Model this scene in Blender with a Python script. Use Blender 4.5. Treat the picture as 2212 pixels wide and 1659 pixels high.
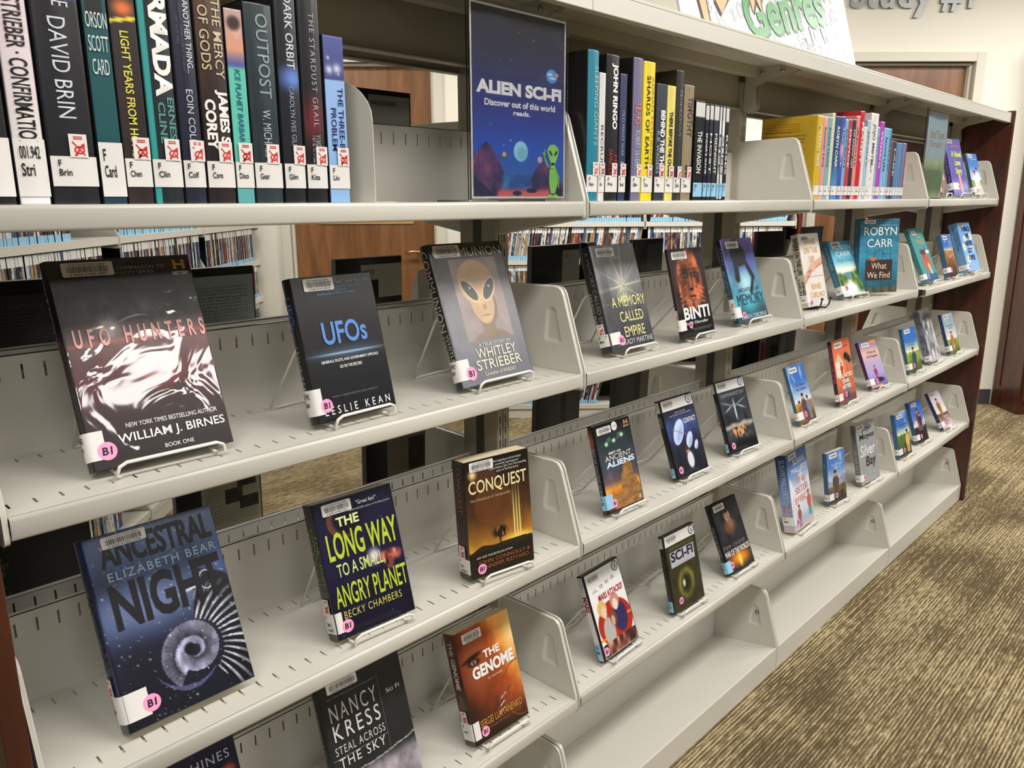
import bpy, bmesh, math, random
import numpy as np
from mathutils import Vector, Matrix, Euler
R = math.radians
SC = bpy.context.scene
COL = SC.collection
for o in list(bpy.data.objects): bpy.data.objects.remove(o)
PITCH = 0.914                                   # one section of the shelving, metres
S2 = math.sqrt(2) / 2

# ------------------------------------------------------------------ camera, world, lights, exposure
cam_data = bpy.data.cameras.new('camera'); cam = bpy.data.objects.new('camera', cam_data); COL.objects.link(cam)
cam_data.sensor_width = 36; cam_data.lens = 1702.6 / 2212 * 36; cam_data.clip_start = 0.02; cam_data.clip_end = 60
_yaw, _pitch, _roll = 0.8068, -0.2291, -0.0045
_f = Vector((math.sin(_yaw) * math.cos(_pitch), math.cos(_yaw) * math.cos(_pitch), math.sin(_pitch)))
_r = Vector((math.cos(_yaw), -math.sin(_yaw), 0)); _u = _r.cross(_f)
_r2 = _r * math.cos(_roll) + _u * math.sin(_roll); _u2 = -_r * math.sin(_roll) + _u * math.cos(_roll)
CAM = Vector((-0.173, -0.8624, 1.3341))
cam.matrix_world = Matrix(((_r2.x, _u2.x, -_f.x, CAM.x), (_r2.y, _u2.y, -_f.y, CAM.y), (_r2.z, _u2.z, -_f.z, CAM.z), (0, 0, 0, 1)))
SC.camera = cam

world = bpy.data.worlds.new('world'); SC.world = world; world.use_nodes = True
world.node_tree.nodes['Background'].inputs[0].default_value = (0.95, 0.93, 0.88, 1)
world.node_tree.nodes['Background'].inputs[1].default_value = 0.06

def room(xl, z, h=0.0):
    """room frame: xl across the back wall, z away from the reader, turned 45 degrees to the shelving"""
    return Vector((CAM.x + (xl + z) * S2, CAM.y + (z - xl) * S2, h))

def area(name, loc, sx, sy, power, rotz=0.0, col=(1.0, 0.968, 0.915)):
    d = bpy.data.lights.new(name, 'AREA'); d.shape = 'RECTANGLE'; d.size = sx; d.size_y = sy; d.energy = power; d.color = col
    o = bpy.data.objects.new(name, d); COL.objects.link(o); o.location = loc; o.rotation_euler = (0, 0, rotz)
    return o
CEIL = 2.78
for xl, z in ((-1.5, 3.7), (1.0, 3.7), (3.4, 3.7)):
    area('ceiling_light', room(xl, z, CEIL - 0.03), 1.2, 0.3, 52, R(-45))
for x, y in ((-0.9, -1.15), (1.0, -1.25), (2.9, -1.25), (4.8, -1.3)):
    area('ceiling_light', (x, y, CEIL - 0.03), 1.25, 0.35, 38)
for x, y in ((-0.6, -2.95), (1.75, -2.95), (4.1, -2.95)):
    area('ceiling_light', (x, y, CEIL - 0.03), 1.25, 0.35, 34)
SC.view_settings.view_transform = 'Standard'; SC.view_settings.look = 'None'
SC.view_settings.gamma = 1.0; SC.view_settings.exposure = -0.10; SC.view_settings.use_curve_mapping = False

# ------------------------------------------------------------------ materials
def s2l(c):
    c = np.asarray(c, dtype=float)
    return np.where(c <= 0.04045, c / 12.92, ((np.clip(c, 0, None) + 0.055) / 1.055) ** 2.4)
_mats = {}
def mat(col, rough=0.5, metal=0.0, coat=0.0, bump=0.0, bscale=40.0, spec=0.5, alpha=1.0, trans=0.0, key=None, var=0.0):
    k = key or (tuple(round(c, 3) for c in col), rough, metal, coat, bump, bscale, spec, alpha, trans, var)
    if k in _mats: return _mats[k]
    m = bpy.data.materials.new('surface'); m.use_nodes = True; nt = m.node_tree; b = nt.nodes['Principled BSDF']
    lin = [float(x) for x in s2l(col)]
    b.inputs['Base Color'].default_value = (*lin, 1); b.inputs['Roughness'].default_value = rough; b.inputs['Metallic'].default_value = metal
    b.inputs['Coat Weight'].default_value = coat; b.inputs['Coat Roughness'].default_value = 0.08; b.inputs['Specular IOR Level'].default_value = spec
    b.inputs['Alpha'].default_value = alpha; b.inputs['Transmission Weight'].default_value = trans
    if bump or var:
        tc = nt.nodes.new('ShaderNodeTexCoord'); n = nt.nodes.new('ShaderNodeTexNoise'); n.inputs['Scale'].default_value = bscale; n.inputs['Detail'].default_value = 4
        nt.links.new(tc.outputs['Object'], n.inputs['Vector'])
        if bump:
            bp = nt.nodes.new('ShaderNodeBump'); bp.inputs['Strength'].default_value = bump; bp.inputs['Distance'].default_value = 0.01
            nt.links.new(n.outputs['Fac'], bp.inputs['Height']); nt.links.new(bp.outputs['Normal'], b.inputs['Normal'])
        if var:
            r = nt.nodes.new('ShaderNodeValToRGB'); r.color_ramp.elements[0].position = 0.3; r.color_ramp.elements[1].position = 0.7
            r.color_ramp.elements[0].color = (*[x * (1 - var) for x in lin], 1); r.color_ramp.elements[1].color = (*[min(1, x * (1 + var)) for x in lin], 1)
            nt.links.new(n.outputs['Fac'], r.inputs[0]); nt.links.new(r.outputs[0], b.inputs['Base Color'])
    _mats[k] = m
    return m

def print_mat(key, rough, coat, bump=0.0, bscale=12.0, coatr=0.06):
    """printed sheet: the ink comes from the mesh's own colour attribute"""
    if key in _mats: return _mats[key]
    m = bpy.data.materials.new(key); m.use_nodes = True; nt = m.node_tree; b = nt.nodes['Principled BSDF']
    a = nt.nodes.new('ShaderNodeAttribute'); a.attribute_name = 'ink'; nt.links.new(a.outputs['Color'], b.inputs['Base Color'])
    b.inputs['Roughness'].default_value = rough; b.inputs['Coat Weight'].default_value = coat; b.inputs['Coat Roughness'].default_value = coatr
    if bump:
        tc = nt.nodes.new('ShaderNodeTexCoord'); n = nt.nodes.new('ShaderNodeTexNoise'); n.inputs['Scale'].default_value = bscale
        n.inputs['Detail'].default_value = 2.5; n.inputs['Distortion'].default_value = 1.2
        nt.links.new(tc.outputs['Object'], n.inputs['Vector'])
        bp = nt.nodes.new('ShaderNodeBump'); bp.inputs['Strength'].default_value = bump; bp.inputs['Distance'].default_value = 0.01
        nt.links.new(n.outputs['Fac'], bp.inputs['Height']); nt.links.new(bp.outputs['Normal'], b.inputs['Coat Normal'])
    _mats[key] = m
    return m

def grain_mat(key, c0, c1, scale=(1, 1, 12), rough=0.35, coat=0.3):
    if key in _mats: return _mats[key]
    m = bpy.data.materials.new(key); m.use_nodes = True; nt = m.node_tree; b = nt.nodes['Principled BSDF']
    tc = nt.nodes.new('ShaderNodeTexCoord'); mp = nt.nodes.new('ShaderNodeMapping'); mp.inputs['Scale'].default_value = scale
    n = nt.nodes.new('ShaderNodeTexNoise'); n.inputs['Scale'].default_value = 3; n.inputs['Detail'].default_value = 6; n.inputs['Distortion'].default_value = 0.6
    r = nt.nodes.new('ShaderNodeValToRGB'); r.color_ramp.elements[0].position = 0.32; r.color_ramp.elements[1].position = 0.68
    r.color_ramp.elements[0].color = (*[float(x) for x in s2l(c0)], 1); r.color_ramp.elements[1].color = (*[float(x) for x in s2l(c1)], 1)
    nt.links.new(tc.outputs['Object'], mp.inputs[0]); nt.links.new(mp.outputs[0], n.inputs['Vector']); nt.links.new(n.outputs['Fac'], r.inputs[0])
    nt.links.new(r.outputs[0], b.inputs['Base Color']); b.inputs['Roughness'].default_value = rough; b.inputs['Coat Weight'].default_value = coat
    b.inputs['Coat Roughness'].default_value = 0.15
    _mats[key] = m
    return m

M_STEEL = mat((0.83, 0.82, 0.785), 0.30, spec=0.5, bump=0.015, bscale=900, key='steel')
M_STEELB = mat((0.74, 0.72, 0.66), 0.42, bump=0.015, bscale=900, key='steelb')
M_POST = mat((0.69, 0.665, 0.60), 0.45, key='post')
M_GAP = mat((0.34, 0.33, 0.30), 0.6, key='gap')
M_WALL = mat((0.90, 0.885, 0.835), 0.85, bump=0.03, bscale=300, key='wall')
M_TRIMP = mat((0.80, 0.785, 0.73), 0.5, key='trimp')
M_CHROME = mat((0.7, 0.7, 0.68), 0.25, metal=1.0, key='chrome')
M_BRASS = mat((0.85, 0.72, 0.42), 0.25, metal=1.0, key='brass')
M_WIRE = mat((0.93, 0.92, 0.89), 0.25, coat=0.4, key='wire')
M_BLACKWIRE = mat((0.03, 0.03, 0.03), 0.3, key='bwire')
M_BLACK = mat((0.045, 0.045, 0.05), 0.3, coat=0.3, key='blackplastic')
M_PAGES = mat((0.86, 0.80, 0.68), 0.9, key='pages')
M_PAPER = mat((0.90, 0.89, 0.88), 0.45, coat=0.25, key='paper')
M_INK = mat((0.04, 0.04, 0.05), 0.5, key='ink')
M_RED = mat((0.80, 0.14, 0.15), 0.5, key='red')
M_PINK = mat((0.98, 0.62, 0.80), 0.45, key='pink')
M_LBLUE = mat((0.58, 0.78, 0.90), 0.45, key='lblue')
M_MAHOG = grain_mat('mahogany', (0.20, 0.085, 0.045), (0.32, 0.14, 0.075), (9, 9, 1.2))
M_OAK = grain_mat('door_wood', (0.41, 0.265, 0.15), (0.53, 0.36, 0.215), (7, 7, 0.9), 0.4, 0.25)
M_ACRYL = mat((1, 1, 1), 0.03, trans=1.0, key='acrylic')
M_ACRYL.node_tree.nodes['Principled BSDF'].inputs['IOR'].default_value = 1.3

# ------------------------------------------------------------------ mesh helpers
class MB:
    def __init__(self): self.v = []; self.f = []; self.m = []; self.mats = []; self.smooth = []
    def mi(self, m):
        if m not in self.mats: self.mats.append(m)
        return self.mats.index(m)
    def add(self, vs, fs, m, smooth=False):
        b = len(self.v); k = self.mi(m); self.v += [tuple(p) for p in vs]
        for f in fs: self.f.append([b + i for i in f]); self.m.append(k); self.smooth.append(smooth)
    def box(self, x0, x1, y0, y1, z0, z1, m):
        if x0 > x1: x0, x1 = x1, x0
        if y0 > y1: y0, y1 = y1, y0
        if z0 > z1: z0, z1 = z1, z0
        v = [(x, y, z) for x in (x0, x1) for y in (y0, y1) for z in (z0, z1)]
        self.add(v, [(0, 1, 3, 2), (4, 6, 7, 5), (0, 4, 5, 1), (2, 3, 7, 6), (0, 2, 6, 4), (1, 5, 7, 3)], m)
    def prism(self, pts, axis, a, b, m, smooth=False):
        """closed polygon pts in the two other axes, extruded along axis from a to b"""
        n = len(pts)
        def P(p, t):
            if axis == 'x': return (t, p[0], p[1])
            if axis == 'y': return (p[0], t, p[1])
            return (p[0], p[1], t)
        v = [P(p, a) for p in pts] + [P(p, b) for p in pts]
        self.add(v, [(i, (i + 1) % n, n + (i + 1) % n, n + i) for i in range(n)], m, smooth)
        self.add(v, [list(range(n))[::-1], list(range(n, 2 * n))], m)
    def tube(self, pts, r, m, seg=6, closed=False):
        pts = [Vector(p) for p in pts]; n = len(pts); rings = []
        for i, p in enumerate(pts):
            a = pts[i - 1] if (i or closed) else p; b = pts[(i + 1) % n] if (i < n - 1 or closed) else p
            t = (b - a).normalized()
            up = Vector((0, 0, 1)) if abs(t.z) < 0.9 else Vector((1, 0, 0))
            s = t.cross(up).normalized()
            if i and rings and s.dot(rings[-1][1]) < 0: s = -s
            w = s.cross(t).normalized()
            rings.append(([p + (s * math.cos(2 * math.pi * k / seg) + w * math.sin(2 * math.pi * k / seg)) * r for k in range(seg)], s))
        v = [q for ring, _ in rings for q in ring]; f = []
        for i in range(n if closed else n - 1):
            j = (i + 1) % n
            for k in range(seg): f.append((i * seg + k, i * seg + (k + 1) % seg, j * seg + (k + 1) % seg, j * seg + k))
        if not closed: f += [list(range(seg))[::-1], [(n - 1) * seg + k for k in range(seg)]]
        self.add(v, f, m, True)
    def lathe(self, prof, c, axis, m, seg=20):
        """prof list of (radius, t) about the axis through c"""
        v = []; f = []
        for (r, t) in prof:
            for k in range(seg):
                a = 2 * math.pi * k / seg; ca, sa = r * math.cos(a), r * math.sin(a)
                v.append({'x': (c[0] + t, c[1] + ca, c[2] + sa), 'y': (c[0] + ca, c[1] + t, c[2] + sa), 'z': (c[0] + ca, c[1] + sa, c[2] + t)}[axis])
        for i in range(len(prof) - 1):
            for k in range(seg): f.append((i * seg + k, i * seg + (k + 1) % seg, (i + 1) * seg + (k + 1) % seg, (i + 1) * seg + k))
        f.append(list(range(seg))[::-1]); f.append([(len(prof) - 1) * seg + k for k in range(seg)])
        self.add(v, f, m, True)
    def build(self, name, parent=None, bevel=0.0, seg=2, recalc=True):
        me = bpy.data.meshes.new(name); me.from_pydata(self.v, [], self.f)
        for m in self.mats: me.materials.append(m)
        me.polygons.foreach_set('material_index', self.m); me.polygons.foreach_set('use_smooth', self.smooth)
        if recalc:
            bm = bmesh.new(); bm.from_mesh(me); bmesh.ops.recalc_face_normals(bm, faces=bm.faces[:]); bm.to_mesh(me); bm.free()
        me.update()
        o = bpy.data.objects.new(name, me); COL.objects.link(o)
        if parent: o.parent = parent
        if bevel:
            b = o.modifiers.new('bevel', 'BEVEL'); b.width = bevel; b.segments = seg; b.limit_method = 'ANGLE'; b.angle_limit = R(35)
        return o

def one(name, parent, fn, bevel=0.0, seg=2):
    mb = MB(); fn(mb); return mb.build(name, parent, bevel, seg)
def tag(o, label=None, cat=None, group=None, kind=None):
    if label: o['label'] = label
    if cat: o['category'] = cat
    if group: o['group'] = group
    if kind: o['kind'] = kind
    return o
def thing(name, label, cat, mtx=None, group=None):
    o = bpy.data.objects.new(name, None); COL.objects.link(o); o.empty_display_size = 0.05
    if mtx is not None: o.matrix_world = mtx
    return tag(o, label, cat, group)
def struct(o): o['kind'] = 'structure'; return o
def at(x, y, z, rz=0.0): return Matrix.Translation((x, y, z)) @ Matrix.Rotation(rz, 4, 'Z')
def rroom(xl, z, h=0.0, turn=0.0): return Matrix.Translation(room(xl, z, h)) @ Matrix.Rotation(R(-45) + turn, 4, 'Z')
def copy_tree(o, parent=None):
    c = o.copy(); COL.objects.link(c)
    if parent: c.parent = parent
    for ch in list(o.children): copy_tree(ch, c)
    return c
def share(name, src, parent, loc=(0, 0, 0)):
    o = bpy.data.objects.new(name, src.data); COL.objects.link(o); o.parent = parent; o.location = loc
    for md in src.modifiers:
        b = o.modifiers.new('bevel', 'BEVEL'); b.width = md.width; b.segments = md.segments; b.limit_method = 'ANGLE'; b.angle_limit = md.angle_limit
    return o

# ------------------------------------------------------------------ lettering: glyphs of the built-in font, laid out by hand
_gl = {}
def _curve_mesh(body, bold):
    c = bpy.data.curves.new('t', 'FONT'); c.body = body; c.size = 1; c.resolution_u = 3; c.offset = bold; c.fill_mode = 'FRONT'
    o = bpy.data.objects.new('t', c); COL.objects.link(o)
    dg = bpy.context.evaluated_depsgraph_get(); me = bpy.data.meshes.new_from_object(o.evaluated_get(dg))
    vs = [tuple(v.co)[:2] for v in me.vertices]; fs = [tuple(p.vertices) for p in me.polygons]
    bpy.data.objects.remove(o); bpy.data.curves.remove(c); bpy.data.meshes.remove(me)
    return vs, fs
def glyph(ch, bold):
    k = (ch, bold)
    if k not in _gl:
        if (bold, 'w') not in _gl: _gl[(bold, 'w')] = max(v[0] for v in _curve_mesh('I', bold)[0])
        vs, fs = _curve_mesh(ch, bold) if ch != ' ' else ([], [])
        adv = max(v[0] for v in _curve_mesh(ch + 'I', bold)[0]) - _gl[(bold, 'w')]
        _gl[k] = (vs, fs, adv)
    return _gl[k]
def lay(text, bold=0.0, gap=0.0, shear=0.0):
    """2D vertices and faces for one or more lines, normalised to its own bounding box"""
    V = []; F = []
    for li, line in enumerate(text.split('\n')):
        x = 0; row = []; rf = []
        for ch in line:
            vs, fs, adv = glyph(ch, bold); b = len(row)
            row += [(vx + x + shear * vy, vy) for vx, vy in vs]; rf += [[b + i for i in f] for f in fs]; x += adv + gap
        if not row: continue
        mx = (min(p[0] for p in row) + max(p[0] for p in row)) / 2; b = len(V)
        V += [(px - mx, py - li * 1.02) for px, py in row]; F += [[b + i for i in f] for f in rf]
    A = np.array(V); lo = A.min(0); hi = A.max(0)
    return A, F, lo, hi
def letters(mb, text, box, place, m, bold=0.0, gap=0.0, shear=0.0, keep=False, arc=None):
    """fit the text into box (a0,b0,a1,b1); place(a,b) gives the 3D point"""
    A, F, lo, hi = lay(text, bold, gap, shear); a0, b0, a1, b1 = box
    sx = (a1 - a0) / (hi[0] - lo[0]); sy = (b1 - b0) / (hi[1] - lo[1])
    if keep: s = min(sx, sy); ca = (a0 + a1) / 2; cb = (b0 + b1) / 2; P = (A - (lo + hi) / 2) * s + (ca, cb)
    else: P = (A - lo) * (sx, sy) + (a0, b0)
    if arc: P = np.array([arc(a, b) for a, b in P])
    mb.add([place(a, b) for a, b in P], F, m)

# ================================================================== the room
def carpet_mat():
    m = bpy.data.materials.new('carpet'); m.use_nodes = True; nt = m.node_tree; b = nt.nodes['Principled BSDF']; L = nt.links
    tc = nt.nodes.new('ShaderNodeTexCoord')
    def noise(sc, detail, dist=0.0):
        mp = nt.nodes.new('ShaderNodeMapping'); mp.inputs['Scale'].default_value = sc; L.new(tc.outputs['Object'], mp.inputs[0])
        n = nt.nodes.new('ShaderNodeTexNoise'); n.inputs['Scale'].default_value = 1.0; n.inputs['Detail'].default_value = detail; n.inputs['Distortion'].default_value = dist
        L.new(mp.outputs[0], n.inputs['Vector']); return n.outputs['Fac']
    def math_(op, a, b_=None, c=None):
        n = nt.nodes.new('ShaderNodeMath'); n.operation = op
        for i, q in enumerate((a, b_, c)):
            if q is None: continue
            if isinstance(q, (int, float)): n.inputs[i].default_value = q
            else: L.new(q, n.inputs[i])
        return n.outputs[0]
    sep = nt.nodes.new('ShaderNodeSeparateXYZ'); L.new(tc.outputs['Object'], sep.inputs[0])
    ribs = math_('SINE', math_('MULTIPLY', sep.outputs['Y'], 2 * math.pi / 0.0088))            # rows of loops along the shelving
    rows = noise((1.6, 114, 1), 1.0); dash = noise((26, 150, 1), 2.0); patch = noise((2.6, 4.2, 1), 3.0, 0.4); loops = noise((230, 230, 1), 1.0)
    v = math_('MULTIPLY_ADD', ribs, 0.16, 0.5)
    v = math_('MULTIPLY_ADD', math_('SUBTRACT', rows, 0.5), 0.75, v); v = math_('MULTIPLY_ADD', math_('SUBTRACT', dash, 0.5), 1.0, v)
    v = math_('MULTIPLY_ADD', math_('SUBTRACT', patch, 0.5), 0.8, v); v = math_('MULTIPLY_ADD', math_('SUBTRACT', loops, 0.5), 0.5, v)
    r = nt.nodes.new('ShaderNodeValToRGB'); L.new(v, r.inputs[0]); e = r.color_ramp.elements; e[0].position = 0.30; e[1].position = 0.80
    e[0].color = (*[float(x) for x in s2l((0.33, 0.285, 0.21))], 1); e[1].color = (*[float(x) for x in s2l((0.70, 0.64, 0.50))], 1)
    k = e.new(0.53); k.color = (*[float(x) for x in s2l((0.455, 0.40, 0.295))], 1)
    L.new(r.outputs[0], b.inputs['Base Color']); b.inputs['Roughness'].default_value = 0.95; b.inputs['Specular IOR Level'].default_value = 0.1
    bp = nt.nodes.new('ShaderNodeBump'); bp.inputs['Strength'].default_value = 0.5; bp.inputs['Distance'].default_value = 0.003
    L.new(v, bp.inputs['Height']); L.new(bp.outputs['Normal'], b.inputs['Normal'])
    return m
fl = one('floor', None, lambda b: b.box(-5, 9, -6, 8, -0.06, 0.0, carpet_mat())); struct(fl)
ce = one('ceiling', None, lambda b: b.box(-5, 9, -6, 8, CEIL, CEIL + 0.05, mat((0.86, 0.85, 0.82), 0.9, key='ceil'))); struct(ce)
WZ = 5.015                                      # the back wall's distance in the room frame
D1 = (-1.318, -0.303); D2 = (1.953, 2.968)      # outer edges of the two door frames
FH = 2.19; FW = 0.055
wl = MB()
for a0, a1, h0 in ((-3.2, D1[0] + FW, 0), (D1[0] + FW, D1[1] - FW, FH - FW), (D1[1] - FW, D2[0] + FW, 0), (D2[0] + FW, D2[1] - FW, FH - FW), (D2[1] - FW, 4.6, 0)):
    wl.box(a0, a1, 0, 0.12, h0, CEIL, M_WALL)
wall = wl.build('wall_back', None); struct(wall); wall.matrix_world = rroom(0, WZ)
wr = one('wall_left', None, lambda b: b.box(-0.12, 0, -3.4, 0.0, 0, CEIL, M_WALL)); struct(wr); wr.matrix_world = rroom(-1.75, WZ)
bb = one('baseboard_back', None, lambda b: [b.box(a0, a1, -0.012, -0.0005, 0, 0.10, mat((0.25, 0.255, 0.27), 0.5, key='vinyl')) for a0, a1 in ((-1.7, D1[0]), (D1[1], 0.0), (D2[1], 3.28))])
struct(bb); bb.matrix_world = rroom(0, WZ)

def door(name, tname, span, lite_r):
    """frame standing proud of the wall, wooden leaf with a small window on the latch side"""
    a0, a1 = span
    t = one(tname, None, lambda b: (b.box(a0, a0 + FW, -0.022, 0.13, 0, FH, M_TRIMP), b.box(a1 - FW, a1, -0.022, 0.13, 0, FH, M_TRIMP),
                                    b.box(a0 + FW, a1 - FW, -0.022, 0.13, FH - FW, FH, M_TRIMP),
                                    b.box(a0 + FW, a0 + FW + 0.016, 0.02, 0.13, 0, FH - FW, M_TRIMP), b.box(a1 - FW - 0.016, a1 - FW, 0.02, 0.13, 0, FH - FW, M_TRIMP),
                                    b.box(a0 + FW + .016, a1 - FW - .016, 0.02, 0.13, FH - FW - 0.016, FH - FW, M_TRIMP)), 0.003)
    struct(t); t.matrix_world = rroom(0, WZ)
    L, Rr = a0 + FW + 0.019, a1 - FW - 0.019; w0, w1 = L + 0.17, Rr - 0.15; z0, z1 = 1.215, 1.945
    d = MB()
    for bx in ((L, w0, .055, .10, .008, FH - FW - .019), (w1, Rr, .055, .10, .008, FH - FW - .019), (w0, w1, .055, .10, .008, z0), (w0, w1, .055, .10, z1, FH - FW - .019)): d.box(*bx, M_OAK)
    d = d.build(name, None); struct(d); d.matrix_world = rroom(0, WZ)
    trim = mat((0.74, 0.58, 0.36), 0.4, key='lighttrim'); k = 0.022
    one('window_trim', d, lambda b: (b.box(w0 - k, w0, .048, .055, z0 - k, z1 + k, trim), b.box(w1, w1 + k, .048, .055, z0 - k, z1 + k, trim),
                                     b.box(w0, w1, .048, .055, z0 - k, z0, trim), b.box(w0, w1, .048, .055, z1, z1 + k, trim)))
    one('window_pane', d, lambda b: b.box(w0, w1, .07, .076, z0, z1, mat((0.06, 0.07, 0.08), 0.08, key='darkglass')))
    hx = Rr - 0.07
    h = one('door_handle', d, lambda b: (b.lathe([(0.0, -.009), (.03, -.009), (.033, 0.0)], (hx, .055, 1.02), 'y', M_BRASS), b.lathe([(.011, -.05), (.011, 0)], (hx, .055, 1.02), 'y', M_BRASS, 12),
                                         b.tube([(hx, .008, 1.02), (hx - .03, .004, 1.022), (hx - .075, .006, 1.021), (hx - .11, .012, 1.018)], 0.009, M_BRASS, 8)))
    return d
door('door_1', 'trim_1', D1, None)
door('door_2', 'trim_2', D2, None)

# raised wall lettering above the right-hand door
sg = MB(); grey = mat((0.53, 0.54, 0.545), 0.4, metal=0.3, key='letters')
A, F, lo, hi = lay('Study #1', 0.02, 0.03)
sx = 0.735 / (hi[0] - lo[0]); zb = 2.437; k = 0.165 / 0.72
pts = [((p[0] - lo[0]) * sx, p[1] * k) for p in A]
tmp = bpy.data.meshes.new('t'); tmp.from_pydata([(x, 0, z) for x, z in pts], [], F)
bm = bmesh.new(); bm.from_mesh(tmp); bmesh.ops.remove_doubles(bm, verts=bm.verts[:], dist=1e-5)
ret = bmesh.ops.extrude_face_region(bm, geom=bm.faces[:]); bmesh.ops.translate(bm, vec=(0, -0.02, 0), verts=[g for g in ret['geom'] if isinstance(g, bmesh.types.BMVert)])
bmesh.ops.recalc_face_normals(bm, faces=bm.faces[:]); bm.to_mesh(tmp); bm.free(); tmp.materials.append(grey)
so = bpy.data.objects.new('wall_lettering', tmp); COL.objects.link(so); so.matrix_world = rroom(2.115, WZ - 0.001, zb)
tag(so, 'raised grey letters reading Study #1 on the wall above the right-hand door', 'sign')

# dark wooden casework at the right edge
t = thing('wood_cabinet', 'tall dark mahogany cabinet against the wall at the far right edge', 'cabinet', rroom(3.295, 4.715))
W_, Dp, Hc = 0.75, 0.29, 2.25
one('carcass', t, lambda b: b.box(0, W_, 0.018, Dp, 0.0, Hc, M_MAHOG), 0.003)
for i, (a0, a1) in enumerate(((0.004, 0.372), (0.378, 0.746))):
    d = one('door', t, lambda b: b.box(a0, a1, 0, 0.018, 0.09, Hc - .02, M_MAHOG), 0.002)
    one('raised_panel', d, lambda b: b.box(a0 + .07, a1 - .07, -0.008, 0.0, 0.2, Hc - .14, M_MAHOG), 0.006)
one('side_panel', t, lambda b: (b.box(-0.006, 0, 0.02, 0.075, 0.0, Hc, M_MAHOG), b.box(-0.006, 0, 0.225, Dp - .004, 0.0, Hc, M_MAHOG), b.box(-0.006, 0, 0.075, .225, 0, .14, M_MAHOG)), 0.002)

# ================================================================== the shelving
ZL = {'A': 1.331, 'B': 1.0295, 'C': 0.699, 'D': 0.370}
DEPTH = 0.225; SLOT = 0.0254; XA, XB = 0.0085, PITCH - 0.0085
def slotted_plate(x0, x1, bands, P, m, sw=0.0027):
    """bands: list of (t0,t1,slotted); P(x,t)->point. Real openings every inch in the slotted bands."""
    mb = MB(); n0 = int(math.ceil((x0 + .01) / SLOT)); xs = []
    k = n0
    while k * SLOT + .006 < x1 - .006: xs.append(k * SLOT - .008); k += 1
    xs = [x for x in xs if x - sw > x0]
    for t0, t1, s in bands:
        if not s: mb.add([P(x0, t0), P(x1, t0), P(x1, t1), P(x0, t1)], [(0, 1, 2, 3)], m); continue
        e = [x0] + [q for x in xs for q in (x - sw / 2, x + sw / 2)] + [x1]
        for i in range(0, len(e), 2):
            mb.add([P(e[i], t0), P(e[i + 1], t0), P(e[i + 1], t1), P(e[i], t1)], [(0, 1, 2, 3)], m)
    return mb
def deck_part(root, m, skew=0.0):
    mb = slotted_plate(XA, XB, [(.004, .031, 0), (.031, .049, 1), (.049, .193, 0), (.193, .211, 1), (.211, DEPTH, 0)], lambda x, t: (x, t, 0), m)
    prof = [(.018, -.0235), (.0025, -.0235), (.0008, -.0228), (0, -.021), (0, -.004), (.0006, -.0018), (.002, -.0005), (.004, 0)]
    v = [(x, y, z) for x in (XA, XB) for y, z in prof]; n = len(prof)
    mb.add(v, [(i, i + 1, n + i + 1, n + i) for i in range(n - 1)], m, True)
    mb.add([(XA, DEPTH, 0), (XB, DEPTH, 0), (XB, DEPTH, -.0235), (XA, DEPTH, -.0235)], [(0, 1, 2, 3)], m)
    o = mb.build('deck', root, recalc=False)
    s = o.modifiers.new('t', 'SOLIDIFY'); s.thickness = 0.0011; s.offset = -1
    return o
def backstop_part(root, m):
    y = DEPTH - .003
    mb = slotted_plate(XA + .006, XB - .006, [(0, .094, 0), (.094, .113, 1), (.113, .125, 0)], lambda x, t: (x, y, t), m)
    mb.add([(XA + .006, y, .125), (XB - .006, y, .125), (XB - .006, y + .008, .125), (XA + .006, y + .008, .125)], [(0, 1, 2, 3)], m)
    o = mb.build('backstop', root, recalc=False); s = o.modifiers.new('t', 'SOLIDIFY'); s.thickness = 0.001
    return o
def rnd_poly(pts, rad, n=3):
    out = []; N = len(pts)
    for i, p in enumerate(pts):
        p = Vector(p); a = (Vector(pts[i - 1]) - p); b = (Vector(pts[(i + 1) % N]) - p); r = min(rad[i], a.length * .45, b.length * .45)
        if r <= 0: out.append(tuple(p)); continue
        A_, B_ = p + a.normalized() * r, p + b.normalized() * r
        for k in range(n + 1):
            t_ = k / n; out.append(tuple(A_ * (1 - t_) ** 2 + p * 2 * t_ * (1 - t_) + B_ * t_ ** 2))
    return out
BR_SHAPE = rnd_poly([(.222, .150), (.05, .154), (.001, .004), (.001, -.030), (.020, -.030), (.222, -.062)], [.0, .016, .006, .012, .0, .0])
BR_BASE = rnd_poly([(.197, .162), (.046, .160), (.001, .004), (.001, -.002), (.197, -.043)], [.0, .012, .004, .0, .0])
PULL = rnd_poly([(.082, .116), (.062, .115), (.046, .052), (.091, .052)], [.008] * 4)
PULLC = Vector((.070, .083))
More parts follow.
